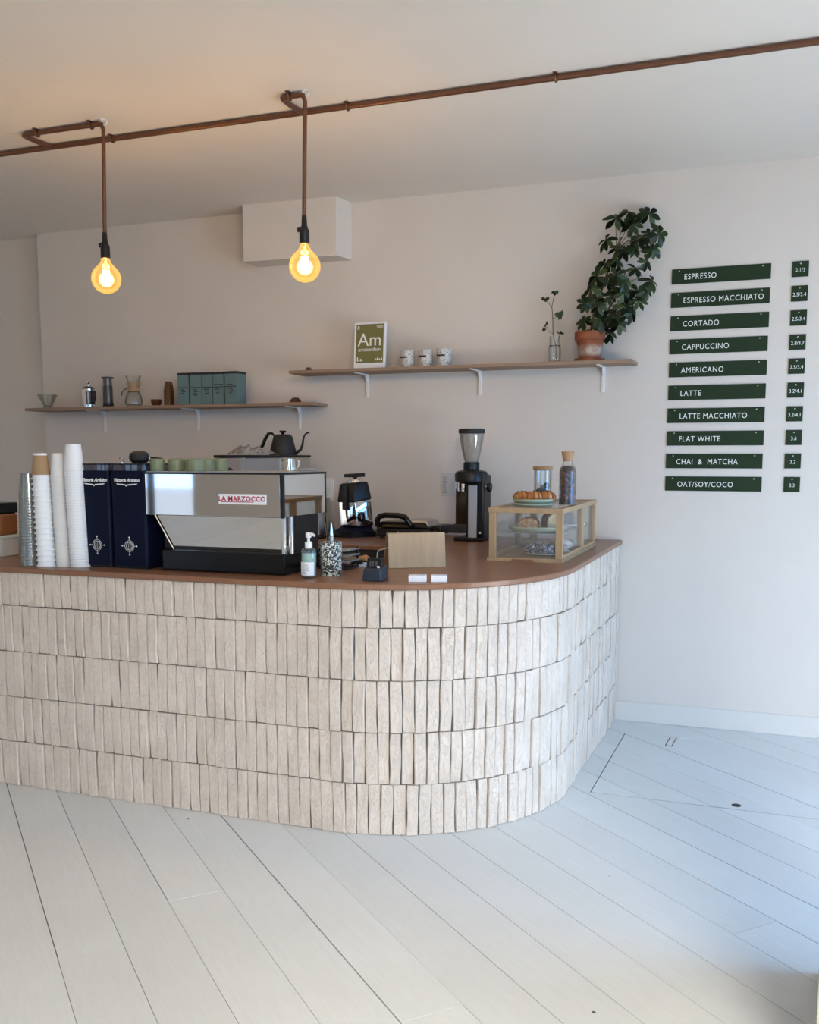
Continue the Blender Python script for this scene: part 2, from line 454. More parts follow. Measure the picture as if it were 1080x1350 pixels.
struct(b.build('wall_front', 'wall'))
b = wall_with_holes(YF, WALL_Y, -0.1, CEIL+.1, [(w[1], w[2], w[3], w[4]) for w in WINDOWS if w[0] == 'right'], lambda u, w, z: (XR+w, u, z), 0.2)
struct(b.build('wall_right', 'wall'))
struct(MB().box(XL-.2, XL, YF, WALL_Y+.085, -0.1, CEIL+.1).build('wall_left', 'wall'))
struct(MB().box(XL-.2, XR+.2, YF-.2, WALL_Y+.3, CEIL, CEIL+.15).build('ceiling', 'ceiling'), 'flat white ceiling')
# boxed-in bulkhead below the ceiling
b = MB().hexa([(-3.40, 5.835, 2.895), (-2.735, 5.855, 2.895), (-2.705, WALL_Y+.01, 2.895), (-3.40, WALL_Y+.01, 2.895),
               (-3.40, 5.835, CEIL+.01), (-2.735, 5.855, CEIL+.01), (-2.705, WALL_Y+.01, CEIL+.01), (-3.40, WALL_Y+.01, CEIL+.01)], 0.003)
struct(b.build('trim_1', 'wall'), 'white boxed bulkhead below the ceiling')
b = MB().box(-0.932, XR, WALL_Y-.014, WALL_Y+.01, 0, 0.122, 0.003)
struct(b.build('baseboard_back', 'trim'), 'low white baseboard beside the brick counter')
# window frames and panes (behind and beside the camera)
def window(i, side, a0, a1, z0, z1, nb):
    root = bpy.data.objects.new('window_%d' % i, None); COL.objects.link(root); struct(root)
    def P(u, w, z): return (u, YF-.1+w, z) if side == 'front' else (XR+.1-w, u, z)
    def bar(u0, u1, w0, w1, z0_, z1_):
        p, q = P(u0, w0, z0_), P(u1, w1, z1_)
        return (min(p[0], q[0]), max(p[0], q[0]), min(p[1], q[1]), max(p[1], q[1]), z0_, z1_)
    fr = MB(); t = 0.055
    fr.box(*bar(a0, a1, -.03, .03, z0, z0+t)).box(*bar(a0, a1, -.03, .03, z1-t, z1))
    for k in range(nb+1):
        u = a0 + (a1-a0)*k/nb
        u0 = min(max(u-t/2, a0), a1-t)
        fr.box(*bar(u0, u0+t, -.03, .03, z0, z1))
    fr.build('window_frame', 'black_matte', root)
    for k in range(nb):
        u0 = a0 + (a1-a0)*k/nb; u1 = a0 + (a1-a0)*(k+1)/nb
        MB().box(*bar(u0+.02, u1-.02, -.003, .003, z0+.03, z1-.03)).build('pane', 'pane', root)
for i, w in enumerate(WINDOWS): window(i+1, *w, nb=3 if i == 0 else 2)
g = MB()
g.box(-40, 40, -40, YF-.2, -0.2, -0.12).box(XR+.2, 40, YF-.2, 40, -0.2, -0.12)
struct(g.build('ground', mat('street_paving', (0.22, 0.21, 0.20), 0.9)))

# ------------------------------------------------------------------ floor of white planks
fl = struct(MB().box(XL, XR, YF, WALL_Y+.085, -0.08, -0.022).build('floor', 'dark_gap'), 'white painted wooden plank floor laid on the diagonal')
HX0, HX1, HY0, HY1 = -0.825, 0.55, 4.63, 5.725
def clip(poly, n, d):
    out = []
    for i in range(len(poly)):
        p, q = poly[i], poly[(i+1) % len(poly)]
        a = n[0]*p[0]+n[1]*p[1]-d; c_ = n[0]*q[0]+n[1]*q[1]-d
        if a <= 0: out.append(p)
        if (a < 0 < c_) or (c_ < 0 < a):
            t = a/(a-c_); out.append((p[0]+(q[0]-p[0])*t, p[1]+(q[1]-p[1])*t))
    return out
def area(p): return abs(sum(p[i][0]*p[(i+1) % len(p)][1]-p[(i+1) % len(p)][0]*p[i][1] for i in range(len(p))))/2
def inside_rect(poly, x0, x1, y0, y1):
    for n, d in (((-1, 0), -x0), ((1, 0), x1), ((0, -1), -y0), ((0, 1), y1)):
        poly = clip(poly, n, d)
        if len(poly) < 3: return []
    return poly
def outside_rect(poly, x0, x1, y0, y1):
    res = []; cur = poly
    for n, d in (((-1, 0), -x0), ((1, 0), x1), ((0, -1), -y0), ((0, 1), y1)):
        o_ = clip(cur, (-n[0], -n[1]), -d)
        if len(o_) >= 3 and area(o_) > 1e-5: res.append(o_)
        cur = clip(cur, n, d)
        if len(cur) < 3: break
    return res
PA = math.radians(-42.35)
du = (math.cos(PA), math.sin(PA)); dn = (-du[1], du[0])
PW = 0.2085
off0 = -3.242*dn[0] + 3.69*dn[1]
hatch = thing('floor_hatch', 'square hatch cut into the white plank floor beside the counter', 'hatch', (0, 0, 0))
rp = random.Random(3)
prng = []
for k in range(-45, 46):
    v0 = off0 + k*PW; v1 = v0 + PW
    u = -14 + rp.uniform(0, 3)
    while u < 14:
        ln = rp.uniform(2.2, 4.6); u2 = u+ln
        g = [rp.choice((0.0004, 0.0012, 0.0019, 0.0026)) for _ in range(4)]
        quad = [(u+.0006, v0+g[0]), (u2-.0006, v0+g[1]), (u2-.0006, v1-g[2]), (u+.0006, v1-g[3])]
        poly = [(a*du[0]+c_*dn[0], a*du[1]+c_*dn[1]) for a, c_ in quad]
        u = u2
        poly = inside_rect(poly, XL, XR, YF, WALL_Y+.08)
        if len(poly) < 3 or area(poly) < 0.002: continue
        h = rp.uniform(-0.0006, 0.0006)
        inn = inside_rect(poly, HX0+.003, HX1-.003, HY0+.005, HY1-.002)
        if len(inn) >= 3 and area(inn) > 2e-4:
            MB().prism(inn, -0.021, h+.0008).build('plank', 'plank', hatch)
        outs = outside_rect(poly, HX0-.003, HX1+.003, HY0-.004, HY1+.0012)
        if outs:
            b = MB()
            for o_ in outs: b.prism(o_, -0.021, h)
            b.build('plank', 'plank', fl)
b = MB().box(-0.60, -0.475, 5.745, 5.757, -.002, .0035, .001).box(-0.562, -0.512, 5.69, 5.75, -.002, .0025, .001)
b.build('hinge', 'trim', hatch)
b = MB().tube([(-.565, 5.74, .002), (-.572, 5.55, .002), (-.537, 5.55, .002), (-.530, 5.74, .002)], .0022, 6)
b.build('hinge_edge', 'dark_gap', hatch)
MB().lathe([(0, .0016), (.022, .0016), (.022, -.002)], 16, (-.15, 4.687, 0)).build('finger_hole', 'dark_gap', hatch)

# ------------------------------------------------------------------ brick counter
YFRONT, XSIDE, R = 3.72, -0.932, 0.88
CCX, CCY = XSIDE-R, YFRONT+R
X0C = -4.25
L1 = CCX - X0C; L2 = R*PI/2; L3 = (WALL_Y-.012) - CCY
def path(s):
    """point on the counter face and outward normal angle, at arclength s"""
    if s < L1: return (X0C+s, YFRONT, -PI/2)
    s -= L1
    if s < L2:
        a = -PI/2 + s/R
        return (CCX+R*math.cos(a), CCY+R*math.sin(a), a)
    s -= L2
    return (XSIDE, CCY+s, 0.0)
counter = thing('brick_counter', 'curved bar counter faced with upright cream bricks under a brown worktop', 'counter', (0, 0, 0))
# dark core that shows in the joints
def offset_path(d, s0=0, n=26):
    pts = []
    pts.append((X0C, YFRONT-d))
    for i in range(n+1):
        a = -PI/2 + (PI/2)*i/n
        pts.append((CCX+(R+d)*math.cos(a), CCY+(R+d)*math.sin(a)))
    pts.append((XSIDE+d, WALL_Y-.002))
    return pts
outer = offset_path(-0.012); inner = offset_path(-0.16)
b = MB()
core = outer + list(reversed(inner))
b.prism(core, 0.0, lambda u, v: zt(v)-.03)
b.build('mortar_core', mat('joint_mortar', (0.12, 0.10, 0.085), 0.95), counter)
# brick variants
BW, BH, BD = 0.0505, 0.2235, 0.034
def brick_mesh(seed):
    r = random.Random(seed); b = MB(); bm = b.bm
    ny = 5
    lean = r.uniform(-.0022, .0022)
    def edge(sg):
        ph, am = r.uniform(0, 6.3), r.uniform(.0003, .0022)
        return [sg*BW/2*(1-r.uniform(0, .025)) + am*math.sin(ph+j*1.35) for j in range(ny+1)]
    eL, eR = edge(-1), edge(1)
    tilt = r.uniform(-.0022, .0022); bow = r.uniform(-.002, .002)
    grid = []
    for j in range(ny+1):
        t = j/ny; z = -BH/2 + BH*t
        row = []
        rl = .0018 if j in (0, ny) else 0
        for i, (x, dp) in enumerate(((eL[j]+.0002, -.0034), (eL[j]+.0034, 0), (0.5*(eL[j]+eR[j]), 0), (eR[j]-.0034, 0), (eR[j]-.0002, -.0034))):
            zz = z + (0.0008 if (j == 0) else -0.0008 if (j == ny) else r.uniform(-.004, .004))
            y = dp - rl + bow*math.sin(PI*t) + tilt*(i-2)/2 + r.uniform(-.0009, .0009)
            row.append(bm.verts.new((x + lean*(t-.5)*2, -y, zz)))
        grid.append(row)
    for j in range(ny):
        for i in range(4):
            bm.faces.new((grid[j][i], grid[j][i+1], grid[j+1][i+1], grid[j+1][i]))
    # sides run straight back
    back = []
    loop = [grid[0][i] for i in range(5)] + [grid[j][4] for j in range(1, ny+1)] + [grid[ny][i] for i in range(3, -1, -1)] + [grid[j][0] for j in range(ny-1, 0, -1)]
    for v in loop:
        gx = .0
        back.append(bm.verts.new((v.co.x+gx, BD, v.co.z)))
    n = len(loop)
    for k in range(n):
        bm.faces.new((loop[k], back[k], back[(k+1) % n], loop[(k+1) % n]))
    return b.mesh('brick', 'brick', 26)
BR = [brick_mesh(100+i) for i in range(22)]
rb = random.Random(11)
items = []
course_h = 0.2268
camv = Vector((0, 0, CAM_H)); fw = Vector((math.sin(math.radians(-20.73)), math.cos(math.radians(-20.73)), 0))
for row in range(5):
    s = rb.uniform(0, .05); total = L1+L2+L3
    while s < total-.012:
        w = rb.uniform(.0485, .0555)
        if L1 < s+w/2 < L1+L2: w += 0.0015
        if s+w > total: w = total-s
        sc = s+w/2; x, y, a = path(sc)
        if row < 4: z0, z1 = row*course_h+.0012, (row+1)*course_h-.0012
        else: z0, z1 = 4*course_h+.0012, zt(y)-.0255
        jit = rb.choice((-1, 1))*rb.uniform(.0005, .0062)
        hj = rb.uniform(-.0012, .0016) if 0 < row else 0; z0 += hj; z1 += (rb.uniform(-.0016, .0006) if row < 4 else 0)
        gap = rb.uniform(.0020, .0038) if not (L1-.1 < sc < L1+L2*.75) else rb.uniform(.0022, .0052)
        me = rb.choice(BR)
        yaw = a + PI/2 + rb.uniform(-.055, .055)
        loc = Vector((x+math.cos(a)*jit, y+math.sin(a)*jit, (z0+z1)/2))
        scl = ((w-gap)/BW, 1, (z1-z0)/BH*(1 if rb.random() < .5 else -1) if False else (z1-z0)/BH)
        flip = PI if rb.random() < .5 else 0
        view = (camv-loc); d = view.length
        facing = max(0.0, (view.x*math.cos(a)+view.y*math.sin(a))/d)
        q = loc-camv; dep = q.dot(fw); lat = q.x*fw.y - q.y*fw.x
        vis = facing*w*(z1-z0)/(d*d) if abs(lat/dep + 4.4/1293.5) < 0.445 else 0.0
        items.append((vis, me, loc, (0, flip, yaw), scl))
        s += w
items.sort(key=lambda t: -t[0])
rest = bmesh.new()
for k, (vis, me, loc, rot, scl) in enumerate(items):
    if k < 300:
        o = link('brick', me, counter, loc, rot); o.scale = scl
    else:
        mt = Matrix.Translation(loc) @ Euler(rot).to_matrix().to_4x4() @ Matrix.Diagonal((*scl, 1))
        tmp = me.copy(); tmp.transform(mt); rest.from_mesh(tmp); bpy.data.meshes.remove(tmp)
me = bpy.data.meshes.new('brick_remainder'); rest.to_mesh(me); rest.free()
me.materials.append(M['brick'])
for p in me.polygons: p.use_smooth = True
me.set_sharp_from_angle(angle=math.radians(26))
o = link('brick_remainder', me, counter); o['kind'] = 'stuff'

# continuous worktop
op = offset_path(0.016)
YI, XI, YB = 4.45, -1.86, 5.22
poly = op + [(X0C-.35, WALL_Y-.002), (X0C-.35, YB), (XI, YB), (XI, YI), (X0C, YI)]
b = MB(); b.prism(poly, lambda u, v: zt(v)-.026, lambda u, v: zt(v))
wt = b.build('worktop', 'worktop')
tag(wt, 'brown wooden worktop with a rounded corner running round to the wall', 'worktop')
md = wt.modifiers.new('edge', 'BEVEL'); md.width = .004; md.segments = 2; md.limit_method = 'ANGLE'; md.angle_limit = math.radians(40)

# bench below the back of the worktop
bench = thing('back_bench', 'steel-fronted open bench unit under the worktop along the wall', 'cabinet', (0, 0, 0))
b = MB()
b.box(X0C-.3, XI-.0, 5.30, 5.32, .02, 1.02).box(X0C-.3, XI, 5.97, 5.99, .02, 1.06)
b.build('carcass', 'black_matte', bench)
MB().box(X0C-.3, XI, 5.245, 5.262, 1.026, zt(5.25)-.0265, .002).build('rail', 'steel', bench)
MB().box(X0C-.3, XI, 5.25, 5.98, .0, .06).build('plinth', 'black_matte', bench)
MB().box(X0C-.3, XI, 5.23, 5.98, .86, .88, .002).build('shelf', 'shelf', bench)
for xx in (X0C-.3, -3.6, -2.72, XI-.02): MB().box(xx, xx+.02, 5.26, 5.98, .0, zt(5.26)-.0265).build('side_panel', 'walnut', bench)
# backing of the front leg of the counter (staff side)
bk = thing('counter_cabinet', 'dark cabinet behind the brick front holding up the worktop', 'cabinet', (0, 0, 0))
MB().box(X0C+.02, XI-.04, 4.38, 4.40, 0, zt(4.4)-.027).build('back_panel', 'black_matte', bk)
MB().box(XI+.01, XI+.03, 4.42, 5.24, 0, zt(4.42)-.027).build('side_panel', 'black_matte', bk)

# ------------------------------------------------------------------ ceiling pipe and pendant lamps
PY, PZ = 4.378, 3.237
pipe = thing('ceiling_pipe', 'long bronze conduit pipe clipped along the ceiling', 'pipe', (0, PY, PZ))
MB().tube([(XL+.02, 0, 0), (-2, 0, 0), (XR-.02, 0, 0)], .0135, 12).build('tube', 'pipe', pipe)
def clip_part(x, y, parent, o=(0, 0, 0), along='x'):
    b = MB()
    ring = [(x+o[0], y+o[1]+.0175*math.cos(t), o[2]+.0175*math.sin(t)) if along == 'x' else (x+o[0]+.0175*math.cos(t), y+o[1], o[2]+.0175*math.sin(t)) for t in [2*PI*i/14 for i in range(14)]]
    b.tube(ring, .0042, 6, closed=True)
    b.cyl((x+o[0], y+o[1], o[2]+.016), (x+o[0], y+o[1], CEIL-PZ+.002), .005, segs=8)
    b.box(x+o[0]-.009, x+o[0]+.009, y+o[1]-.028, y+o[1]+.028, CEIL-PZ-.004, CEIL-PZ+.001)
    return b.build('pipe_clip', 'pipe', parent)
for x in (-6.2, -4.6, -3.30, -1.98, -1.0, 0.6): clip_part(x, 0, pipe)
def pendant(label, xa, xr, lean, zrod, zbot):
    """branch leaves the pipe at xa, runs forward, then right to xr, where the rod drops"""
    yb = 4.168 - PY
    root = thing('pendant_lamp', label, 'pendant lamp', (0, PY, PZ), group='pendant lamps on the bronze pipe')
    def arc(p, q, r, n=5):
        return [(p[0]+(q[0]-p[0])*t, p[1]+(q[1]-p[1])*t, p[2]+(q[2]-p[2])*t) for t in [i/n for i in range(n+1)]]
    b = MB()
    e = .03
    pts = [(xa+.01, 0, 0), (xa, yb*.5, 0), (xa+.004, yb+e, 0), (xa+.009, yb+e*.35, 0), (xa+e*.9, yb, 0),
           ((xa+xr)/2, yb, 0), (xr-e, yb, 0), (xr-e*.35, yb, -e*.12), (xr, yb, -e)]
    xb = xr+lean
    pts += [(xr+lean*.5, yb, (zrod-PZ)/2), (xb, yb, zrod-PZ)]
    b.tube(pts, [.0125]*7+[.0115]+[.0098]*3, 12)
    b.build('rod', 'pipe', root)
    for x in ((xa+.10, xr-.07) if xr-xa > .3 else (xa+.05,)): clip_part(x, yb, root)
    # hook at the end of the branch
    b = MB().tube([(xr+.004, yb, CEIL-PZ+.001), (xr+.006, yb, .016), (xr-.008, yb, .010), (xr-.004, yb, -.008), (xr+.014, yb, -.010), (xr+.022, yb, .006)], .0032, 8)
    b.cyl((xr, yb, CEIL-PZ-.004), (xr, yb, CEIL-PZ+.001), .016, segs=12)
    b.build('hook', 'white_plastic', root)
    zs = zbot-PZ+.170
    b = MB().lathe([(0, .125), (.011, .125), (.013, .085), (.017, .070), (.0225, .060), (.0235, .004), (.021, 0), (0, 0)], 18, (xb, yb, zs))
    b.box(xb-.036, xb-.014, yb-.006, yb+.006, zs+.055, zs+.078, .004)
    b.build('socket', 'black', root)
    zc = zbot-PZ; r = .0725
    prof = [(.020, .176), (.021, .165), (.027, .148)]
    for i in range(1, 15):
        t = math.radians(62) - i/14*math.radians(152)
        prof.append((max(0, r*math.cos(t)), r+r*math.sin(t)))
    bl = MB().lathe([(a, z) for a, z in prof], 28, (xb, yb, zc)).build('bulb', 'bulb', root)
    b = MB()
    for k in range(4):
        a = k*PI/2+.4
        b.tube([(xb+.012*math.cos(a), yb+.012*math.sin(a), zc+.115), (xb+.016*math.cos(a), yb+.016*math.sin(a), zc+.08), (xb+.010*math.cos(a), yb+.010*math.sin(a), zc+.042)], .0042, 6)
    b.build('filament', 'filament', bl)
    MB().lathe([(0, .170), (.010, .170), (.006, .150), (.003, .122), (0, .120)], 14, (xb, yb, zc)).build('stem', 'brass' if 'brass' in M else 'chrome', bl)
    ld = bpy.data.lights.new('bulb_light', 'POINT'); ld.energy = BULB_W; ld.color = (1.0, 0.66, 0.26); ld.shadow_soft_size = .04
    lo = bpy.data.objects.new('bulb_light', ld); COL.objects.link(lo); lo.parent = bl; lo.location = (xb, yb, zc+.08)
BULB_W = 7.5
pendant('glowing amber globe bulb on a bronze rod hung above the paper cup stacks', -3.694, -3.193, -.016, 2.690, 2.430)
pendant('glowing amber globe bulb on a bronze rod hung above the espresso machine', -2.222, -2.095, -.012, 2.700, 2.418)

# ------------------------------------------------------------------ wall shelves
def bracket_part(x, z, parent, y0):
    b = MB()
    b.box(x-.010, x+.010, WALL_Y-.008, WALL_Y+.001, z-.150, z, .002)
    b.box(x-.010, x+.010, y0+.03, WALL_Y, z-.007, z, .002)
    b.prism([(WALL_Y-.004, z-.055), (WALL_Y-.004, z-.004), (WALL_Y-.05, z-.004)], x-.003, x+.003, lambda u, v, w: (w, u, v))
    return b.build('bracket', 'bracket', parent)
SZ1, SZ2 = 2.181, 1.978
sh1 = thing('wall_shelf', 'upper wooden wall shelf holding the framed print and potted plant', 'shelf', (0, 0, 0), group='wooden wall shelves')
MB().box(-3.06, -.855, 5.80, WALL_Y+.001, SZ1-.02, SZ1, .002).build('board', 'shelf', sh1)
for x in (-2.60, -1.83, -1.055): bracket_part(x, SZ1-.02, sh1, 5.80)
sh2 = thing('wall_shelf', 'lower wooden wall shelf holding coffee brewers and teal cartons', 'shelf', (0, 0, 0), group='wooden wall shelves')
MB().box(-5.23, -2.89, 5.80, WALL_Y+.001, SZ2-.02, SZ2, .002).build('board', 'shelf', sh2)
for x in (-4.70, -3.90, -3.10): bracket_part(x, SZ2-.02, sh2, 5.80)

# ------------------------------------------------------------------ menu boards
menu = ['ESPRESSO', 'ESPRESSO MACCHIATO', 'CORTADO', 'CAPPUCCINO', 'AMERICANO', 'LATTE', 'LATTE MACCHIATO', 'FLAT WHITE', 'CHAI  &  MATCHA', 'OAT/SOY/COCO']
price = ['2.1/3', '2.5/3.4', '2.5/3.4', '2.8/3.7', '2.5/3.4', '3.2/4.1', '3.2/4.1', '3.6', '3.2', '0.3']
plate_me = MB().box(0, .541, -.008, 0, -.0845, 0, .0015).mesh('plate', 'green_sign')
tagp_me = MB().box(0, .0865, -.008, 0, -.0845, 0, .0015).mesh('plate', 'green_sign')
scr_me = MB().lathe([(0, .0025), (.003, .002), (.0042, 0)], 10).mesh('screw', 'screw')
for i in range(10):
    z = 2.7015 - i*.13245
    x = -.671 + random.uniform(-.001, .001)
    nm = menu[i].replace('  ', ' ').lower()
    s = thing('menu_board', 'long dark green wall plate lettered %s' % nm.replace('/', ' ').replace('&', 'and'), 'menu sign', (x, WALL_Y, z), group='drink name plates on the wall')
    link('plate', plate_me, s)
    t = text('lettering', menu[i], .0445, 'letter', s, (.068 if i != 8 else .058, -.0083, -.0475), align='LEFT', spacing=1.12, xs=.86, ext=.0005)
    for sx_ in (.041, .497): link('screw', scr_me, s, (sx_, -.008, -.012), (PI/2, 0, 0))
    s = thing('price_tag', 'small dark green price tag beside the %s plate' % nm.replace('/', ' ').replace('&', 'and'), 'price sign', (-.020+.001*i, WALL_Y, z+.001), group='price tags on the wall')
    link('plate', tagp_me, s)
    text('lettering', price[i], .0285, 'letter', s, (.0435, -.0083, -.049), spacing=1.05, ext=.0005, xs=.86)
    link('screw', scr_me, s, (.0435, -.008, -.014), (PI/2, 0, 0))

# ------------------------------------------------------------------ on the upper shelf
p = thing('framed_print', 'olive green framed print reading Am amsterdam leaning on the wall', 'picture', (-2.513, 5.862, SZ1), (-.085, 0, 0))
MB().box(-.108, .108, -.009, .009, 0, .292, .002).build('frame', 'white_card', p)
MB().box(-.094, .094, -.0105, -.008, .036, .280).build('print', 'olive', p)
text('lettering', 'Am', .115, 'letter', p, (0, -.0115, .178), ext=.0004)
text('lettering', 'amsterdam', .0345, 'letter', p, (0, -.0115, .120), ext=.0004)
text('mark', '8', .034, 'letter', p, (-.079, -.0115, .258), ext=.0004)
b = MB()
for k in range(3): b.box(.045+.002*k, .09, -.0112, -.0105, .266-.005*k, .268-.005*k)
for k in range(4):
    b.box(-.085+.011*k, -.085+.011*k+.007, -.0112, -.0105, .047, .047+[.026, .010, .016, .012][k])
    b.prism([(.036+.014*k, .052), (.048+.014*k, .052), (.042+.014*k, .066+.006*(k % 2))], -.0112, -.0105, lambda u, v, w: (u, w, v))
b.build('small_print', 'letter', p)
mug_body = MB().lathe([(0, .0), (.036, 0), (.039, .004), (.040, .098), (.0385, .0995), (.037, .098), (.036, .012), (0, .010)], 28).mesh('body', 'mug')
mug_band = MB().box(-.024, .022, -.0415, -.0375, .056, .064).mesh('band', 'ink')
for x, rz, sc_, lb in ((-2.262, -.25, 1.12, 'speckled white mug beside the framed print'), (-2.141, -.12, 1.15, 'speckled white mug standing between two others on the upper shelf'), (-2.022, -.05, 1.17, 'boldly speckled white mug on the vase side of its row')):
    s = thing('mug', lb, 'mug', (x, 5.885, SZ1), (0, 0, rz), group='speckled mugs on the upper shelf'); s.scale = (sc_, sc_, sc_*.93)
    link('body', mug_body, s); link('band', mug_band, s)
MB().lathe([(0, .03), (.016, .028), (.022, .012), (.018, 0), (0, 0)], 14).build('bowl', 'brown_ceramic', None, (-2.98, 5.93, SZ1))
tag(bpy.data.objects['bowl'], 'tiny dark bowl near the end of the upper shelf', 'bowl')

# glass vase with a cutting
v = thing('glass_vase', 'clear glass bottle vase with a leafy cutting in it', 'vase', (-1.326, 5.90, SZ1))
MB().lathe([(0, .002), (.036, .002), (.038, .01), (.038, .085), (.034, .098), (.032, .150), (.034, .155), (.030, .155), (.030, .099), (.035, .085), (.035, .012), (0, .010)], 24).build('bottle', 'glass', v)
MB().tube([(.0345*math.cos(t), .0345*math.sin(t), .100) for t in [2*PI*i/24 for i in range(24)]], .0018, 6, closed=True).build('neck_ring', 'ink', v)
st = MB()
st.tube([(.01, 0, .02), (.006, 0, .10), (-.012, 0, .17), (-.016, .0, .26), (-.022, 0, .33), (-.008, 0, .40)], [.0035, .0035, .003, .0026, .0022, .0018], 7)
st.tube([(-.022, 0, .325), (-.045, 0, .355), (-.062, 0, .368)], .0016, 6)
st.tube([(.006, 0, .10), (.026, 0, .155), (.03, 0, .17)], .0018, 6)
st.tube([(-.012, 0, .17), (-.04, 0, .19), (-.052, 0, .215)], .0016, 6)
st.tube([(-.016, 0, .26), (.012, 0, .272)], .0015, 6)
st.build('stem', 'stem', v)
def leaf_round(seed, r=.024):
    rr = random.Random(seed); b = MB(); c = b.bm.verts.new((0, 0, 0)); n = 14; ring = []
    for i in range(n):
        a = 2*PI*i/n; q = r*(1+.22*math.sin(a*3+seed)+.1*rr.uniform(-1, 1))
        ring.append(b.bm.verts.new((q*math.cos(a), q*math.sin(a), .008*math.sin(a*3+1)+.004*rr.uniform(-1, 1))))
    for i in range(n): b.bm.faces.new((c, ring[i], ring[(i+1) % n]))
    ret = bmesh.ops.solidify(b.bm, geom=b.bm.faces[:], thickness=.0012)
    return b.mesh('leaf', 'leaf2', 80)
LR = [leaf_round(i) for i in range(3)]
for k, (x, z, s_, rx, ry) in enumerate(((-.008, .405, .8, .5, .3), (.006, .41, .6, 1.0, -.4), (-.065, .372, .8, .3, .5), (-.048, .378, .45, .9, 0), (.026, .278, 1.15, 1.2, .1), (-.056, .225, .75, 1.2, .9), (-.066, .198, .55, .9, .4), (.034, .172, .9, .15, .2), (.042, .176, .5, .6, 0))):
    o = link('leaf', LR[k % 3], v, (x, -.004, z), (rx, ry, k)); o.scale = (s_,)*3

# umbrella plant in a terracotta pot
pl = thing('potted_plant', 'bushy dark green umbrella plant in a weathered terracotta pot', 'potted plant', (-1.118, 5.905, SZ1))
MB().lathe([(0, 0), (.086, 0), (.090, .004), (.090, .016), (.084, .016), (.082, .006), (0, .006)], 28).build('saucer', 'terracotta', pl)
MB().lathe([(0, .008), (.058, .008), (.062, .012), (.079, .125), (.086, .125), (.0885, .130), (.090, .168), (.088, .172), (.082, .172), (.080, .150), (0, .150)], 32).build('pot', 'terracotta', pl)
MB().lathe([(0, .156), (.079, .152)], 20).build('soil', 'soil', pl)
def leaflet(seed):
    rr = random.Random(seed); b = MB(); n = 7; Ls = .074; W_ = rr.uniform(.0145, .0175)
    rows = []
    cur = rr.uniform(.1, .45)
    for i in range(n+1):
        t = i/n; w = W_*(math.sin(PI*t**1.35)**.8) if 0 < i < n else .0012
        x = Ls*t*math.cos(cur*t*.8); z = -Ls*t*math.sin(cur*t*.8)
        rows.append([b.bm.verts.new((x, -w, z+.25*w)), b.bm.verts.new((x, 0, z)), b.bm.verts.new((x, w, z+.25*w))])
    for a, c_ in zip(rows, rows[1:]):
        for k in (0, 1): b.bm.faces.new((a[k], a[k+1], c_[k+1], c_[k]))
    bmesh.ops.solidify(b.bm, geom=b.bm.faces[:], thickness=.0009)
    return b.mesh('leaf', 'leaf', 80)
LF = [leaflet(40+i) for i in range(6)]
clusters = [(720,105),(850,110),(640,150),(585,310),(650,345),(740,175),(860,255),(940,290),(885,370),(790,310),(560,460),(640,450),(700,400),(765,380),(855,480),(790,520),(520,560),(600,600),(660,565),(720,600),(890,600),(860,680),(480,640),(440,745),(510,700),(425,870),(545,790),(620,700),(710,690),(790,660),(805,745),(640,810),(720,780),(765,830),(560,880),(650,880),(510,950),(600,960),(690,920)]
rl = random.Random(5)
pet = MB()
trunk = [Vector((0, 0, .15)), Vector((.02, -.01, .26)), Vector((.06, 0, .40)), Vector((.11, .01, .56)), Vector((.17, 0, .70))]
trunk2 = [Vector((.02, .02, .15)), Vector((.07, .02, .25)), Vector((.15, .0, .37)), Vector((.20, -.02, .50))]
pet.tube(trunk, [.007, .0065, .006, .005, .004], 8); pet.tube(trunk2, [.006, .006, .005, .004], 8)
allp = [t for tr in (trunk, trunk2) for a, c_ in zip(tr, tr[1:]) for t in (a.lerp(c_, .0), a.lerp(c_, .5))]
nleaf = 0
for (cx_, cy_) in clusters:
    px, py = 690+cx_/5.4, 260+cy_/5.4
    X_ = -1.118 + (px-776)*.00442 + .0
    Z_ = 2.213 + (469-py)*.00420 + (px-776)*.0
    dy = rl.uniform(-.13, .04)
    loc = Vector((X_+1.118, dy, Z_-SZ1+.0))
    anchor = min(allp, key=lambda p_: (p_-loc).length + max(0, p_.z-loc.z+.02)*2)
    mid = anchor.lerp(loc, .55) + Vector((0, -.01, .02))
    pet.tube([anchor, mid, loc], [.0022, .0018, .0014], 6)
    outx = (loc.x - (.02+.2*min(1, max(0, (loc.z-.2)/.6))))
    nrm = Vector((outx*1.8+.25+rl.uniform(-.45, .45), -1.0+rl.uniform(-.3, .3), .45+rl.uniform(-.45, .4))).normalized()
    q = nrm.to_track_quat('Z', 'Y').to_matrix()
    n = rl.choice((7, 7, 8, 8)); ph = rl.uniform(0, 6.28); sz = rl.uniform(.72, 1.08)
    for k in range(n):
        a = ph + 2*PI*k/n + rl.uniform(-.15, .15)
        e = (q @ Matrix.Rotation(a, 3, 'Z') @ Matrix.Rotation(rl.uniform(.05, .40), 3, 'Y')).to_euler()
        tip = loc + (q @ Matrix.Rotation(a, 3, 'Z')) @ Vector((.07*sz, 0, -.03))
        if tip.y > .115: continue
        o = link('leaf', LF[rl.randrange(6)], pl, loc, e); s_ = sz*rl.uniform(.85, 1.1); o.scale = (s_,)*3
        nleaf += 1
pet.build('stem', 'stem', pl)

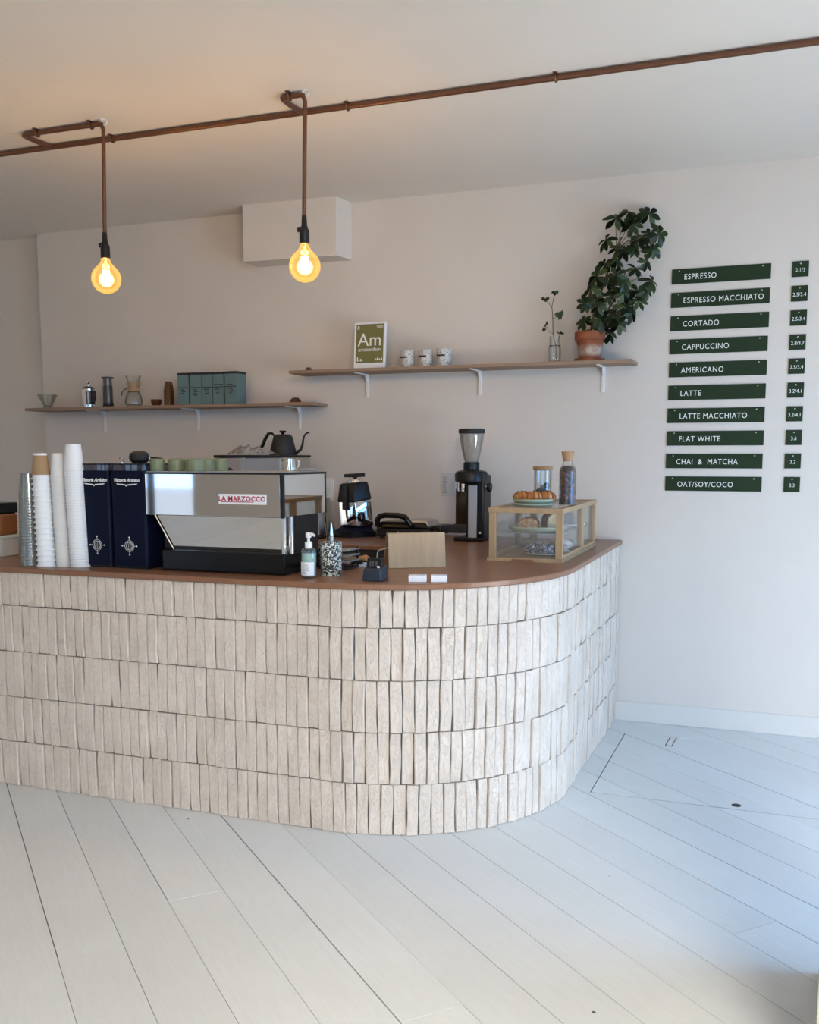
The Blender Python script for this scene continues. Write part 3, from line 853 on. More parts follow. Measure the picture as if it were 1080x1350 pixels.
# ------------------------------------------------------------------ on the lower shelf
YS = 5.90
d = thing('glass_dripper', 'ribbed clear glass coffee dripper near the end of the lower shelf', 'dripper', (-5.105, YS, SZ2))
MB().lathe([(.016, .016), (.030, .018), (.072, .098), (.074, .100), (.070, .098), (.027, .022), (.014, .018)], 26).build('cone', 'glass', d)
MB().lathe([(0, 0), (.034, 0), (.036, .004), (.030, .012), (.018, .018), (.012, .016), (0, .016)], 22).build('base', 'glass', d)
b = MB()
for k in range(12):
    a = 2*PI*k/12; b.tube([(.033*math.cos(a), .033*math.sin(a), .026), (.071*math.cos(a+.25), .071*math.sin(a+.25), .095)], .0014, 5)
b.build('rib', 'glass', d)
f = thing('french_press', 'small chrome and glass french press on the lower shelf', 'french press', (-4.735, YS, SZ2))
MB().lathe([(0, .004), (.036, .004), (.037, .135), (.034, .135), (.033, .01), (0, .008)], 26).build('beaker', 'smoke', f)
b = MB()
for z0, z1 in ((0, .022), (.118, .132)): b.lathe([(.038, z0), (.0395, z0), (.0395, z1), (.038, z1)], 24)
for k in range(4):
    a = k*PI/2+.6; b.box(.039*math.cos(a)-.005, .039*math.cos(a)+.005, .039*math.sin(a)-.003, .039*math.sin(a)+.003, .01, .125)
b.box(-.012, .006, -.041, -.037, .0, .13)
b.build('frame', 'chrome', f)
MB().lathe([(0, .150), (.018, .150), (.040, .142), (.042, .132), (0, .132)], 24).build('lid', 'black_gloss', f)
MB().lathe([(0, .188), (.010, .186), (.013, .180), (.010, .172), (.003, .168), (.003, .148), (0, .148)], 14).build('plunger_knob', 'chrome', f)
MB().tube([(.036, -.01, .120), (.072, -.02, .112), (.076, -.02, .05), (.038, -.01, .03)], .006, 8).build('handle', 'black', f)
a_ = thing('plunger_brewer', 'tall smoky cylinder plunger coffee brewer on the lower shelf', 'coffee brewer', (-4.566, YS, SZ2))
MB().lathe([(.030, .03), (.034, .03), (.034, .150), (.030, .150)], 26).build('chamber', mat('smoky_brown_plastic', (0.055, 0.040, 0.030), 0.15, coat=.4), a_)
MB().lathe([(0, .02), (.028, .02), (.031, .204), (0, .204)], 26).build('plunger', mat('smoky_plastic', (0.10, 0.08, 0.065), 0.18, coat=.4), a_)
MB().lathe([(.020, 0), (.044, 0), (.046, .006), (.036, .012), (.036, .03), (.020, .03)], 24).build('filter_cap', 'black', a_)
MB().lathe([(0, .204), (.042, .204), (.043, .208), (.041, .212), (0, .212)], 24).build('plunger_flange', 'smoke', a_)
c_ = thing('glass_carafe', 'hourglass glass coffee carafe with a wooden collar', 'carafe', (-4.345, YS, SZ2))
MB().lathe([(0, .003), (.050, .003), (.062, .018), (.063, .045), (.050, .085), (.030, .118), (.026, .130), (.034, .155), (.056, .215), (.055, .2155), (.032, .156), (.024, .130), (.028, .117), (.048, .084), (.060, .045), (.059, .02), (0, .006)], 28).build('flask', 'glass', c_)
MB().lathe([(.045, .105), (.030, .130), (.029, .135), (.046, .168), (.050, .168), (.036, .135), (.036, .130), (.049, .104)], 28).build('collar', 'oak', c_)
MB().tube([(.037*math.cos(t), .037*math.sin(t), .132) for t in [2*PI*i/20 for i in range(20)]], .003, 6, closed=True).build('tie', 'leather', c_)
MB().tube([(-.034, -.01, .133), (-.058, -.02, .122), (-.082, -.02, .105), (-.092, -.02, .075)], .0035, 7).build('strap', 'brown_ceramic', c_)
o = MB().lathe([(0, 0), (.022, 0), (.036, .02), (.039, .046), (.036, .047), (.033, .022), (.02, .006), (0, .006)], 22).build('small_bowl', 'brown_ceramic', None, (-4.158, YS, SZ2))
tag(o, 'small shiny brown cup beside the stacked amber glasses', 'cup')
amb = MB().lathe([(.0245, .073), (.0250, .072), (.036, .001), (.0355, 0), (.034, .001), (.0232, .070), (0, .071), (0, .073)], 22).mesh('amber_glass', 'amber')
for k in range(8):
    o = link('amber_glass', amb, None, (-4.052, YS, SZ2+.0135*k))
    tag(o, 'amber drinking glass nested upside down in a short stack', 'glass', 'nested amber glasses on the lower shelf')
boxes = [(-3.888, 3), (-3.797, 4), (-3.702, 3), (-3.612, 3), (-3.508, 4)]
names = ['teal carton nearest the amber glasses in its row', 'second teal carton from the amber glasses', 'teal carton in the middle of the row of five', 'teal carton with two black lines above its text', 'teal carton with its broad side showing at the row end']
for i, (x, nl) in enumerate(boxes):
    w = .084 if i < 4 else .094
    s = thing('coffee_carton', names[i], 'carton', (x, YS-.02+[0, .006, .012, .012, .004][i], SZ2), (0, 0, [.10, .16, .0, .0, -.02][i]), group='teal cartons on the lower shelf')
    MB().box(-w/2, w/2, -.06, .06, 0, .205, .002).build('body', 'teal_box', s)
    MB().box(-w/2-.0015, w/2+.0015, -.0615, .0615, .200, .2155, .001).build('lid', 'ink', s)
    rr = random.Random(60+i); b = MB()
    b.box(-w*.44, w*.44, -.0615, -.0595, .112, .1175)
    if i == 3: b.box(-w*.40, w*.44, -.0615, -.0595, .128, .1335)
    if i == 4: b.box(-w*.28, w*.15, -.0615, -.0595, .126, .1315)
    for k in range(nl):
        ww = rr.uniform(.02, .04); xx = rr.uniform(-.026, -.012) + .006*(k % 2)
        b.box(xx, xx+ww, -.0615, -.0595, .098-.0125*k, .1035-.0125*k)
    b.build('print', 'ink', s)
o = MB().lathe([(0, 0), (.043, 0), (.041, .012), (.026, .032), (.020, .036), (0, .036)], 10).build('brown_dish', 'brown_ceramic', None, (-3.07, 5.91, SZ2))
tag(o, 'squat dark brown dish lying upturned near the lower shelf end', 'dish')

# ------------------------------------------------------------------ wall fittings
sw = thing('wall_switch', 'white double switch plate on the wall behind the espresso machine', 'switch', (-2.892, WALL_Y, 1.33))
MB().box(-.043, .043, -.012, .001, 0, .15, .003).build('plate', 'white_plastic', sw)
for z in (.012, .08): MB().box(-.03, .03, -.016, -.01, z, z+.055, .002).build('rocker', 'white_plastic', sw)
nt_ = thing('wall_notice', 'small clear notice card fixed to the wall behind the grinder', 'notice', (-2.035, WALL_Y, 1.375))
MB().box(-.046, .046, -.006, .001, 0, .145, .001).build('card', mat('pale_card', (0.60, 0.58, 0.55), 0.4), nt_)
b = MB(); rr = random.Random(3)
for k in range(11): b.box(-.038, -.038+rr.uniform(.02, .034), -.0068, -.0058, .125-.0108*k, .129-.0108*k)
b.build('print', mat('grey_print', (0.28, 0.27, 0.26), .7), nt_)
MB().box(-.012, .040, -.0068, -.0058, .004, .0055).build('print_line', mat('grey_line', (0.35, 0.33, 0.32), .7), nt_)

# ------------------------------------------------------------------ paper cups
def cup_mesh(rt, rbm, h, rim, mtl, name='paper_cup', flare=0.0):
    """upside-down cup: closed end (radius rt) up, rolled rim (radius rbm) down"""
    return MB().lathe([(0, h-.004), (rt-.003, h-.004), (rt-.003, h), (rt, h), (rbm, rim), (rbm+.0028+flare, rim), (rbm+.0035+flare, rim*.5), (rbm+.0022+flare, 0), (rbm-.0018, .0), (rbm-.003, rim), (rt-.0035, h-.006), (0, h-.006)], 26).mesh(name, mtl)
def cup_stack(x, y, n, pitch, me, label, group, lean=0.0, name='paper_cup'):
    z = zt(y)
    for k in range(n):
        o = link(name, me, None, (x + lean*k*pitch + random.uniform(-.0004, .0004), y, z+k*pitch))
        tag(o, label, 'cup', group)
    return z + n*pitch
cA = cup_mesh(.0295, .0415, .098, .008, 'paper_cup', flare=.0028)
topz = cup_stack(-3.338, 3.80, 17, .0262, cA, 'ridged white double-walled paper cup in the stack topped by a kraft one', 'double-walled cups in the ridged stack', -.02)
k_ = thing('kraft_cup', 'brown kraft paper cup with white base capping the ridged stack', 'cup', (-3.348, 3.80, topz-.004))
MB().lathe([(.0325, .092), (.0435, .0), (.041, 0), (.030, .09)], 26).build('sleeve', 'kraft', k_)
MB().lathe([(0, .098), (.028, .098), (.028, .102), (.031, .102), (.0335, .082), (.0315, .082), (.027, .096), (0, .096)], 26).build('base', 'paper_cup', k_)
cB = cup_mesh(.0265, .0365, .112, .002, 'paper_cup_grey')
cup_stack(-3.262, 3.835, 50, .0088, cB, 'slim off-white paper cup in the smooth stack between two thicker ones', 'slim cups in the smooth stack', -.03)
cC = cup_mesh(.0355, .0475, .125, .004, 'paper_cup')
cup_stack(-3.172, 3.845, 37, .0128, cC, 'white paper cup nested in the tallest stack beside the navy grinders', 'cups in the tallest stack', -.035)
cD = cup_mesh(.034, .047, .12, .004, 'clear_cup', 'plastic_cup')
cup_stack(-3.45, 3.815, 24, .0142, cD, 'clear plastic cup nested upside down in the grey stack', 'clear plastic cups in a stack', .03, 'plastic_cup')
o = MB().box(-.045, .045, -.004, .004, 0, .32, .003).build('kraft_tray', 'kraft', None, (-3.69, 4.05, zt(4.05)), (0, .10, .15))
tag(o, 'kraft paper tray standing on edge behind the clear cups', 'tray')
bx = thing('storage_box', 'pale plastic storage box under the amber jar', 'box', (-3.93, 4.12, zt(4.12)))
MB().box(-.13, .095, -.08, .08, 0, .105, .008).build('body', mat('pale_plastic', (0.50, 0.50, 0.46), .4), bx)
MB().box(-.135, .10, -.085, .085, .095, .113, .005).build('lid', mat('celadon_plastic', (0.52, 0.58, 0.52), .4), bx)
jr = thing('amber_jar', 'square amber glass jar with a dark lid on the pale box', 'jar', (-3.93, 4.10, zt(4.12)+.113))
MB().box(-.10, .098, -.06, .06, 0, .115, .012).build('body', mat('amber_contents', (0.22, 0.075, 0.018), .2, coat=.5), jr)
MB().box(-.102, .10, -.062, .062, .115, .172, .006).build('lid', 'black_gloss', jr)

# ------------------------------------------------------------------ navy coffee grinders
def grinder(x0, x1, label):
    w = x1-x0; h = .462
    g = thing('coffee_grinder', label, 'coffee grinder', ((x0+x1)/2, 3.845, zt(3.85)), group='navy coffee grinders')
    w2 = w/2
    # rounded front edges in plan
    def plan(i):
        p = [(-w2+i, .30)]
        for a in range(7):
            t = PI + a/6*PI/2; p.append((-w2+i+.02+.02*math.cos(t), i+.02+.02*math.sin(t)))
        for a in range(7):
            t = -PI/2 + a/6*PI/2; p.append((w2-i-.02+.02*math.cos(t), i+.02+.02*math.sin(t)))
        p.append((w2-i, .30)); return p
    MB().prism(plan(0), .012, h).build('body', 'navy', g)
    MB().box(-w2+.004, w2-.004, .01, .29, 0, .013).build('foot', 'black', g)
    MB().prism(plan(.006), h, h+.026).build('hopper', 'smoke', g)
    MB().prism(plan(.0), h+.026, h+.033).build('hopper_lid', 'black_gloss', g)
    t = text('lettering', 'Victoria Arduino', .0215, 'letter', g, (-.004, -.0006, h-.045), shear=.38, offset=.0007, ext=.0004)
    b = MB()
    f = lambda u, v, w: (u, w, v)
    b.prism([(-.062, h-.060), (-.012, h-.064), (-.006, h-.070), (0, h-.064), (.058, h-.060), (.048, h-.0655), (0, h-.069), (-.006, h-.075), (-.012, h-.069), (-.056, h-.0645)], -.0012, 0, f)
    b.build('underline', 'letter', g)
    b = MB(); cz = .108
    for r in (.018, .026):
        b.tube([(r*math.cos(q), -.0006, cz+r*math.sin(q)) for q in [2*PI*i/24 for i in range(24)]], .0009, 5, closed=True)
    for k in range(4):
        a = k*PI/2
        b.tube([(.026*math.cos(a), -.0006, cz+.026*math.sin(a)), (.038*math.cos(a), -.0006, cz+.038*math.sin(a))], .0010, 5)
        b.lathe([(0, .0016), (.0036, .0008), (.0036, -.0008), (0, -.0016)], 8, (.041*math.cos(a), -.0006, cz+.041*math.sin(a)), Matrix.Rotation(PI/2, 3, 'X'))
    for k in range(-2, 3): b.tube([(k*.008, -.0006, cz-.021), (k*.008+.003, -.0006, cz), (k*.008, -.0006, cz+.021)], .0007, 4)
    b.build('emblem', 'letter', g)
    return g
gA = grinder(-3.150, -2.992, 'navy coffee grinder standing next to the white paper cups')
gB = grinder(-2.984, -2.788, 'navy coffee grinder standing next to the espresso machine')
zg = zt(3.85)+.495
br = thing('hand_brush', 'round black brush lying on top of the navy grinder', 'brush', (-2.905, 3.97, zg))
MB().lathe([(0, .006), (.030, 0), (.046, .014), (.049, .030), (.044, .048), (.024, .058), (0, .060)], 24).build('bristles', 'black_matte', br)
MB().tube([(.04, 0, .022), (.075, .01, .022), (.115, .02, .018)], [.007, .009, .008], 10).build('handle', 'black_gloss', br)
MB().lathe([(.010, -.004), (.012, -.004), (.012, .004), (.010, .004)], 14, (.062, .006, .022), Matrix.Rotation(PI/2, 3, 'Y')).build('ferrule', 'chrome', br)
o = MB().tube([(0, 0, .004), (.0, 0, .022), (-.012, 0, .030), (-.018, 0, .025)], .0035, 8).cyl((0, 0, 0), (0, 0, .006), .009, segs=12).build('latch_hook', 'chrome', None, (-2.972, 3.93, zg-.001))
tag(o, 'small chrome hook on the lid of the navy grinders', 'hook')

# ------------------------------------------------------------------ espresso machine (its back faces the room)
MX, MY = -2.42, 3.832
em_ = thing('espresso_machine', 'mirror polished espresso machine with a red lettered badge', 'espresso machine', (MX, MY, zt(4.05)-.002))
def mx(x): return x-MX
MB().box(mx(-2.705), mx(-2.062), .012, .43, .003, .098, .006).build('base', 'black_gloss', em_)
for x in (-2.66, -2.10):
    for y in (.05, .38): MB().lathe([(0, 0), (.018, 0), (.018, .004), (.012, .006), (.012, .018), (0, .018)], 14, (mx(x), y, 0)).build('foot', 'black', em_)
MB().box(mx(-2.745), mx(-2.085), .09, .40, .096, .262, .003).build('body', 'black', em_)
b = MB().hexa([(mx(-2.655), .050, .098), (mx(-2.078), .050, .098), (mx(-2.078), .085, .098), (mx(-2.655), .085, .098),
               (mx(-2.728), .016, .258), (mx(-2.078), .016, .258), (mx(-2.078), .085, .258), (mx(-2.728), .085, .258)], .0015)
b.build('lower_panel', 'mirror', em_)
MB().tube([(mx(-2.663), .046, .098), (mx(-2.736), .012, .258)], .004, 8).build('edge_trim', 'chrome', em_)
for x, y in ((-2.074, .030), (-2.052, .060)): MB().cyl((mx(x), y, .095), (mx(x), y, .262), .011, segs=18).build('chrome_leg', 'chrome', em_)
MB().box(mx(-2.770), mx(-2.068), .006, .43, .262, .452, .002).build('upper_body', 'black', em_)
MB().box(mx(-2.776), mx(-2.072), -.002, .008, .260, .449, .002).build('back_panel', 'mirror', em_)
sp = MB().box(mx(-2.070), mx(-2.060), .012, .425, .262, .447, .001).build('side_panel', 'mirror', em_)
MB().box(mx(-2.073), mx(-2.056), -.004, .014, .256, .456, .002).build('corner_trim', 'black', em_)
MB().box(mx(-2.072), mx(-2.057), .423, .434, .258, .456, .002).build('corner_trim', 'black', em_)
MB().box(mx(-2.782), mx(-2.056), -.006, .436, .447, .456, .002).build('top_rim', 'black', em_)
MB().box(mx(-2.772), mx(-2.068), .004, .426, .4555, .4595, .001).build('cup_tray', 'steel', em_)
bd_ = MB().box(-.121, .121, -.0062, -.001, -.023, .023, .002).build('badge', 'white_card', em_, (mx(-2.262), 0, .338))
text('lettering', 'LA MARZOCCO', .031, 'red_letter', bd_, (0, -.0066, .001), spacing=1.08, offset=.0008, ext=.0004, xs=1.02)
MB().box(-.108, .060, -.0072, -.0062, -.0135, -.0105).build('lettering_rule', 'red_letter', bd_)
# groups, steam wand and spouts on the barista side
for x in (-2.58, -2.26):
    MB().cyl((mx(x), .47, .20), (mx(x), .47, .262), .034, segs=20).build('group_head', 'chrome', em_)
    MB().tube([(mx(x), .47, .195), (mx(x), .53, .195), (mx(x), .64, .185)], [.012, .012, .015], 10).build('portafilter', 'black', em_)
MB().tube([(mx(-2.10), .45, .27), (mx(-2.09), .49, .25), (mx(-2.085), .50, .12)], .005, 8).build('steam_wand', 'chrome', em_)
TOPZ = zt(4.05)-.002+.4595
cup_me = MB().lathe([(0, .058), (.034, .058), (.0385, .054), (.0405, .03), (.0395, .001), (.0365, 0), (.0365, .05), (0, .053)], 26).mesh('green_cup', 'sage')
for x, y, s_, lb in ((-2.757, 3.905, .86, 'sage green cup on the machine end nearest the grinders'), (-2.672, 3.935, 1.0, 'sage green cup second along from the grinders'), (-2.565, 3.93, 1.18, 'widest sage green cup on top of the machine'), (-2.588, 4.06, .92, 'narrow sage green cup tucked behind the widest one'), (-2.560, 4.13, 1.02, 'sage green cup nearest the cloth on the steel oven')):
    o = link('green_cup', cup_me, None, (x, y, TOPZ)); o.scale = (s_, s_, 1.0)
    tag(o, lb, 'cup', 'sage green cups on the espresso machine')
pt = thing('milk_pitcher', 'small polished steel milk pitcher on top of the espresso machine', 'pitcher', (-2.185, 4.13, TOPZ))
MB().lathe([(0, 0), (.030, 0), (.033, .004), (.029, .04), (.027, .056), (.029, .058), (.0255, .055), (.030, .006), (0, .004)], 24).build('body', 'mirror', pt)
MB().tube([(.028, 0, .050), (.052, .0, .048), (.05, 0, .02), (.032, 0, .010)], .0035, 8).build('handle', 'chrome', pt)
MB().hexa([(-.034, -.010, .044), (-.026, -.012, .035), (-.026, .012, .035), (-.034, .010, .044), (-.042, -.006, .060), (-.026, -.014, .058), (-.026, .014, .058), (-.042, .006, .060)], .001).build('spout', 'mirror', pt)
o = MB().box(-.045, .045, -.03, .03, 0, .010, .003).box(-.03, .03, -.02, .02, .009, .014, .002).build('steel_dish', 'steel', None, (-2.12, 4.21, TOPZ))
tag(o, 'flat steel dish lying on the corner of the espresso machine', 'dish')

# ------------------------------------------------------------------ back bench: oven, kettle, cloth, bin
OX, OY = -3.19, 5.46
ov = thing('countertop_oven', 'steel countertop oven with a black top behind the espresso machine', 'oven', (OX, OY, zt(5.6)))
hO = 1.622-zt(5.6)
MB().box(-.235, .235, .02, .42, .012, hO, .004).build('body', 'steel', ov)
MB().box(-.240, .240, .0, .43, hO, hO+.014, .003).build('top', 'black_gloss', ov)
MB().box(-.232, -.045, .008, .022, .03, hO-.004, .003).build('door', mat('warm_grey_panel', (0.36, 0.32, 0.30), .35, .3), ov)
MB().box(-.012, .232, .008, .022, .03, hO-.004, .003).build('control_panel', 'grey_metal', ov)
MB().box(-.045, -.012, .004, .022, .02, hO-.002, .003).build('post', 'grey_metal', ov)
for x, r in ((-.13, .036), (-.072, .018)): MB().cyl((x, .010, hO-.10), (x, -.014, hO-.10), r, r*.9, segs=20).build('knob', 'black', ov)
for x in (-.2, .2):
    for y in (.05, .38): MB().cyl((x, y, 0), (x, y, .014), .015, segs=12).build('foot', 'black', ov)
zo = zt(5.6)+hO+.014
kt = thing('gooseneck_kettle', 'matte black gooseneck kettle standing on the steel oven', 'kettle', (-3.075, 5.735, zo))
MB().lathe([(0, 0), (.088, 0), (.090, .008), (.062, .118), (.056, .126), (0, .127)], 30).build('body', 'black_matte', kt)
MB().lathe([(0, .135), (.046, .133), (.055, .126), (0, .126)], 24).build('lid', 'black', kt)
MB().lathe([(0, .160), (.020, .158), (.024, .150), (.012, .143), (.008, .133), (0, .133)], 18).build('lid_knob', 'black', kt)
MB().tube([(.080, 0, .018), (.105, 0, .020), (.128, 0, .035), (.142, 0, .065), (.148, 0, .100), (.158, 0, .128), (.178, 0, .143), (.190, 0, .142)], [.012, .011, .009, .0075, .0065, .006, .0058, .0055], 10).build('spout', 'black_matte', kt)
MB().tube([(-.060, 0, .122), (-.080, 0, .142), (-.105, 0, .140), (-.130, 0, .105), (-.152, 0, .060), (-.160, 0, .050)], [.007, .008, .010, .0115, .0115, .009], 10).build('handle', 'black', kt)
MB().cyl((-.060, 0, .108), (-.074, 0, .128), .006, segs=10).build('handle_joint', 'chrome', kt)
# crumpled cloth
b = MB(); n = 26; g_ = []
for i in range(n+1):
    row = []
    for j in range(n//2+1):
        u, v_ = i/n, j/(n//2)
        x = (u-.5)*.29; y = (v_-.5)*.15
        h = max(0, (math.sin(PI*u)**.5)*(math.sin(PI*v_)**.5))
        q = noise.noise(Vector((u*5, v_*3.2, 1.3))); q2 = noise.noise(Vector((u*11, v_*7, 4.3)))
        z = .004 + h*(.026 + .030*abs(q)*1.6 + .014*q2 + .028*math.exp(-((u-.24)/.12)**2))
        row.append(b.bm.verts.new((x+.02*q2, y+.02*q, max(.002, z))))
    g_.append(row)
for i in range(n):
    for j in range(n//2): b.bm.faces.new((g_[i][j], g_[i+1][j], g_[i+1][j+1], g_[i][j+1]))
bmesh.ops.solidify(b.bm, geom=b.bm.faces[:], thickness=.003)
o = b.build('folded_cloth', 'cloth', None, (-3.205, 5.550, zo+.002), angle=70)
tag(o, 'crumpled pale striped cloth in front of the black kettle', 'cloth')
bn = thing('steel_hopper', 'tapered steel container on the back bench beside the oven', 'container', (-2.822, 5.56, zt(5.6)))
MB().hexa([(-.122, -.05, .012), (.118, -.05, .012), (.115, .20, .012), (-.120, .20, .012), (-.115, -.03, .25), (.085, -.03, .25), (.082, .17, .25), (-.11, .17, .25)], .006).build('body', 'steel', bn)
MB().box(-.125, .12, -.055, .205, 0, .014, .004).build('base', 'black', bn)
MB().tube([(.11, -.05, .02), (.145, -.07, .03), (.15, -.08, .012), (.10, -.07, .006)], .005, 8).build('cable', 'black', bn)

# ------------------------------------------------------------------ juicer-like press, contact grill, tall grinder
jx = thing('citrus_press', 'black and chrome lever machine on a wedge base by the wall', 'appliance', (-2.565, 5.74, zt(5.8)))
MB().prism([(-.13, -.10), (.02, -.12), (.13, .02), (.12, .17), (-.11, .17)], 0, .035).build('base', 'black_gloss', jx)
MB().hexa([(-.12, -.09, .033), (.02, -.11, .033), (.12, .03, .033), (-.10, .16, .033), (-.075, -.01, .075), (.03, -.02, .075), (.09, .05, .075), (-.07, .13, .075)], .006).build('plinth', 'navy', jx)
MB().hexa([(-.085, -.045, .07), (.035, -.06, .07), (.112, .04, .07), (-.07, .12, .07), (-.100, -.045, .235), (.022, -.062, .235), (.092, .05, .235), (-.085, .12, .235)], .008).build('column', 'mirror', jx)
MB().hexa([(-.108, -.052, .215), (.022, -.072, .215), (.100, .05, .235), (-.09, .13, .235), (-.098, -.035, .335), (.012, -.045, .345), (.070, .05, .352), (-.07, .11, .345)], .014).build('head', 'black', jx)
MB().box(-.056, -.026, -.086, -.058, .17, .325, .008).build('front_handle', 'black_matte', jx)
MB().lathe([(0, .366), (.038, .364), (.046, .352), (.046, .340), (0, .338)], 22, (-.015, .035, 0)).build('disc', 'chrome', jx)
MB().cyl((-.015, .035, .36), (-.015, .035, .388), .012, segs=14).build('lever_post', 'black', jx)
MB().tube([(-.085, .02, .386), (-.015, .035, .388), (.045, .05, .392)], [.010, .013, .013], 10).build('lever', 'black_matte', jx)

gx = thing('contact_grill', 'black contact grill with an arched handle and chrome hinge', 'grill', (-2.20, 5.66, zt(5.8)))
MB().box(-.19, .17, .0, .27, .012, .062, .012).build('lower_plate', 'black', gx)
for x in (-.16, .14):
    for y in (.03, .24): MB().cyl((x, y, 0), (x, y, .014), .014, segs=10).build('foot', 'black_matte', gx)
MB().hexa([(-.185, .005, .066), (.165, .005, .066), (.165, .265, .066), (-.185, .265, .066), (-.165, .02, .105), (.13, .02, .105), (.13, .25, .105), (-.165, .25, .105)], .008).build('upper_plate', 'black_gloss', gx)
MB().hexa([(.0, .02, .098), (.16, .02, .075), (.16, .25, .075), (.0, .25, .098), (.03, .03, .122), (.135, .03, .112), (.135, .24, .112), (.03, .24, .122)], .008).build('hinge_cover', 'steel', gx)
MB().tube([(-.175, .0, .075), (-.178, -.005, .115), (-.160, -.008, .138), (-.12, -.01, .146), (-.03, -.01, .145), (.01, -.008, .135), (.028, -.004, .110), (.045, .0, .085)], [.018]*8, 12).build('handle', 'black_gloss', gx)
MB().box(.165, .235, .03, .24, .03, .085, .012).build('hinge_block', 'black', gx)
MB().tube([(-.19, .1, .02), (-.215, .09, .04), (-.212, .08, .075), (-.19, .08, .085)], .006, 8).build('cable', 'black', gx)
MB().lathe([(0, .002), (.006, .001), (.007, 0)], 12, (-.04, -.001, .040), Matrix.Rotation(PI/2, 3, 'X')).build('indicator', 'steel', gx)

tg = thing('shop_grinder', 'tall black coffee grinder with a clear hopper and silver front strip', 'coffee grinder', (-1.79, 5.66, zt(5.75)))
MB().box(-.085, .10, -.01, .19, .0, .022, .006).build('base', 'black', tg)
MB().box(-.015, .098, .015, .17, .02, .40, .010).build('column', 'black', tg)
MB().box(.002, .056, .006, .018, .018, .335, .002).build('front_plate', mat('satin_aluminium', (0.55, 0.56, 0.57), .45, .5), tg)
MB().lathe([(0, .345), (.075, .345), (.100, .360), (.102, .40), (.092, .418), (.055, .428), (0, .428)], 28, (.0, .075, 0)).build('burr_housing', 'black', tg)
MB().cyl((-.048, .045, .352), (-.048, .045, .300), .034, .029, segs=22).build('spout', 'chrome', tg)
MB().box(-.088, -.012, .035, .10, .095, .315, .004).build('bag_column', mat('bronzed_steel', (0.42, 0.28, 0.18), .12, .95), tg)  # brown reflection in the polished column put into its base colour
MB().box(-.110, -.005, -.02, .10, .048, .098, .008).build('bag_tray', 'black_matte', tg)
MB().box(.064, .092, .008, .016, .03, .06, .002).build('switch_plate', 'black_gloss', tg)
MB().box(.070, .084, .002, .010, .045, .058, .001).build('switch', 'white_plastic', tg)
MB().cyl((.095, .05, .325), (.115, .05, .325), .014, segs=14).build('dial_shaft', 'chrome', tg)
MB().lathe([(0, .024), (.024, .024), (.029, .020), (.029, .004), (.025, 0), (0, 0)], 18, (.110, .05, .325), Matrix.Rotation(PI/2, 3, 'Y')).build('dial', 'black', tg)
MB().lathe([(0, .428), (.046, .428), (.049, .432), (.049, .468), (.044, .474), (0, .474)], 24, (.0, .075, 0)).build('hopper_collar', 'black', tg)
MB().lathe([(.040, .470), (.046, .490), (.060, .545), (.074, .625), (.0755, .648), (.073, .648), (.057, .545), (.043, .490), (.037, .470)], 30, (.0, .075, 0)).build('hopper', 'hopper', tg)
MB().lathe([(0, .674), (.074, .674), (.080, .668), (.080, .648), (.074, .645), (0, .645)], 30, (.0, .075, 0)).build('hopper_lid', 'black_matte', tg)

# ------------------------------------------------------------------ small things on the front of the worktop
sb = thing('soap_dispenser', 'clear pump bottle of pale teal soap at the counter edge', 'soap bottle', (-1.935, 3.828, zt(3.83)))
MB().lathe([(0, .0), (.031, 0), (.0335, .004), (.0335, .118), (.030, .128), (.014, .134), (.014, .138), (0, .138)], 28).build('bottle', 'glass', sb)
MB().lathe([(0, .010), (.0315, .010), (.0315, .110), (0, .110)], 28).build('soap', 'soap', sb)
MB().lathe([(.0340, .014), (.0340, .072)], 28, a0=-PI*.98, a1=-PI*.12).build('label', 'white_card', sb)
b = MB(); rr = random.Random(5)
for k in range(8):
    a0 = -PI*.62; b.lathe([(.0343, .064-.0062*k), (.0343, .0665-.0062*k)], 10, a0=a0, a1=a0+rr.uniform(.2, .55)*PI*.5)
b.build('label_print', mat('label_grey', (.35, .38, .40), .7), sb)
MB().lathe([(.015, .130), (.0165, .132), (.0165, .156), (.012, .160), (.0065, .161), (.0065, .176), (.013, .178), (.013, .196), (.009, .199), (0, .199)], 20).build('pump', 'white_plastic', sb)
MB().tube([(0, 0, .191), (.02, -.004, .192), (.034, -.007, .186)], [.0085, .007, .005], 10).build('nozzle', 'white_plastic', sb)
tp = thing('terrazzo_pot', 'black and white terrazzo cylinder pot next to the soap bottle', 'pot', (-1.878, 3.935, zt(3.93)))
MB().lathe([(0, 0), (.046, 0), (.048, .003), (.048, .148), (.046, .151), (.043, .149), (.043, .12), (0, .12)], 32).build('pot', 'terrazzo', tp)
MB().lathe([(0, .150), (.040, .146), (.0425, .138), (0, .13)], 24).build('filling', 'black_matte', tp)
tm = thing('steel_tamper', 'slim pointed polished steel tamper standing in the terrazzo pot', 'tamper', (-1.880, 3.945, zt(3.93)+.149))
MB().lathe([(0, 0), (.011, 0), (.011, .024), (.009, .026), (0, .026)], 16).build('collar', 'grey_metal', tm)
MB().lathe([(.0085, .024), (.0085, .034), (.005, .062), (.001, .088), (0, .089)], 16).build('spike', 'chrome', tm)
tr = thing('metal_tray', 'dark slatted metal rack behind the terrazzo pot', 'rack', (-1.93, 4.18, zt(4.18)))
MB().box(-.10, .045, -.06, .08, 0, .012, .002).build('base', 'black', tr)
for k in range(3): MB().box(-.10, .050, -.06, .08, .028+.026*k, .036+.026*k, .002, rot=(0, -.10, 0)).build('slat', 'grey_metal', tr)
for x in (-.09, .035): MB().box(x, x+.008, .068, .078, 0, .10, .001).build('upright', 'black', tr)
ky = thing('key_fob', 'black three-button fob with tan leather ties on the worktop', 'key fob', (-1.905, 4.285, zt(4.285)))
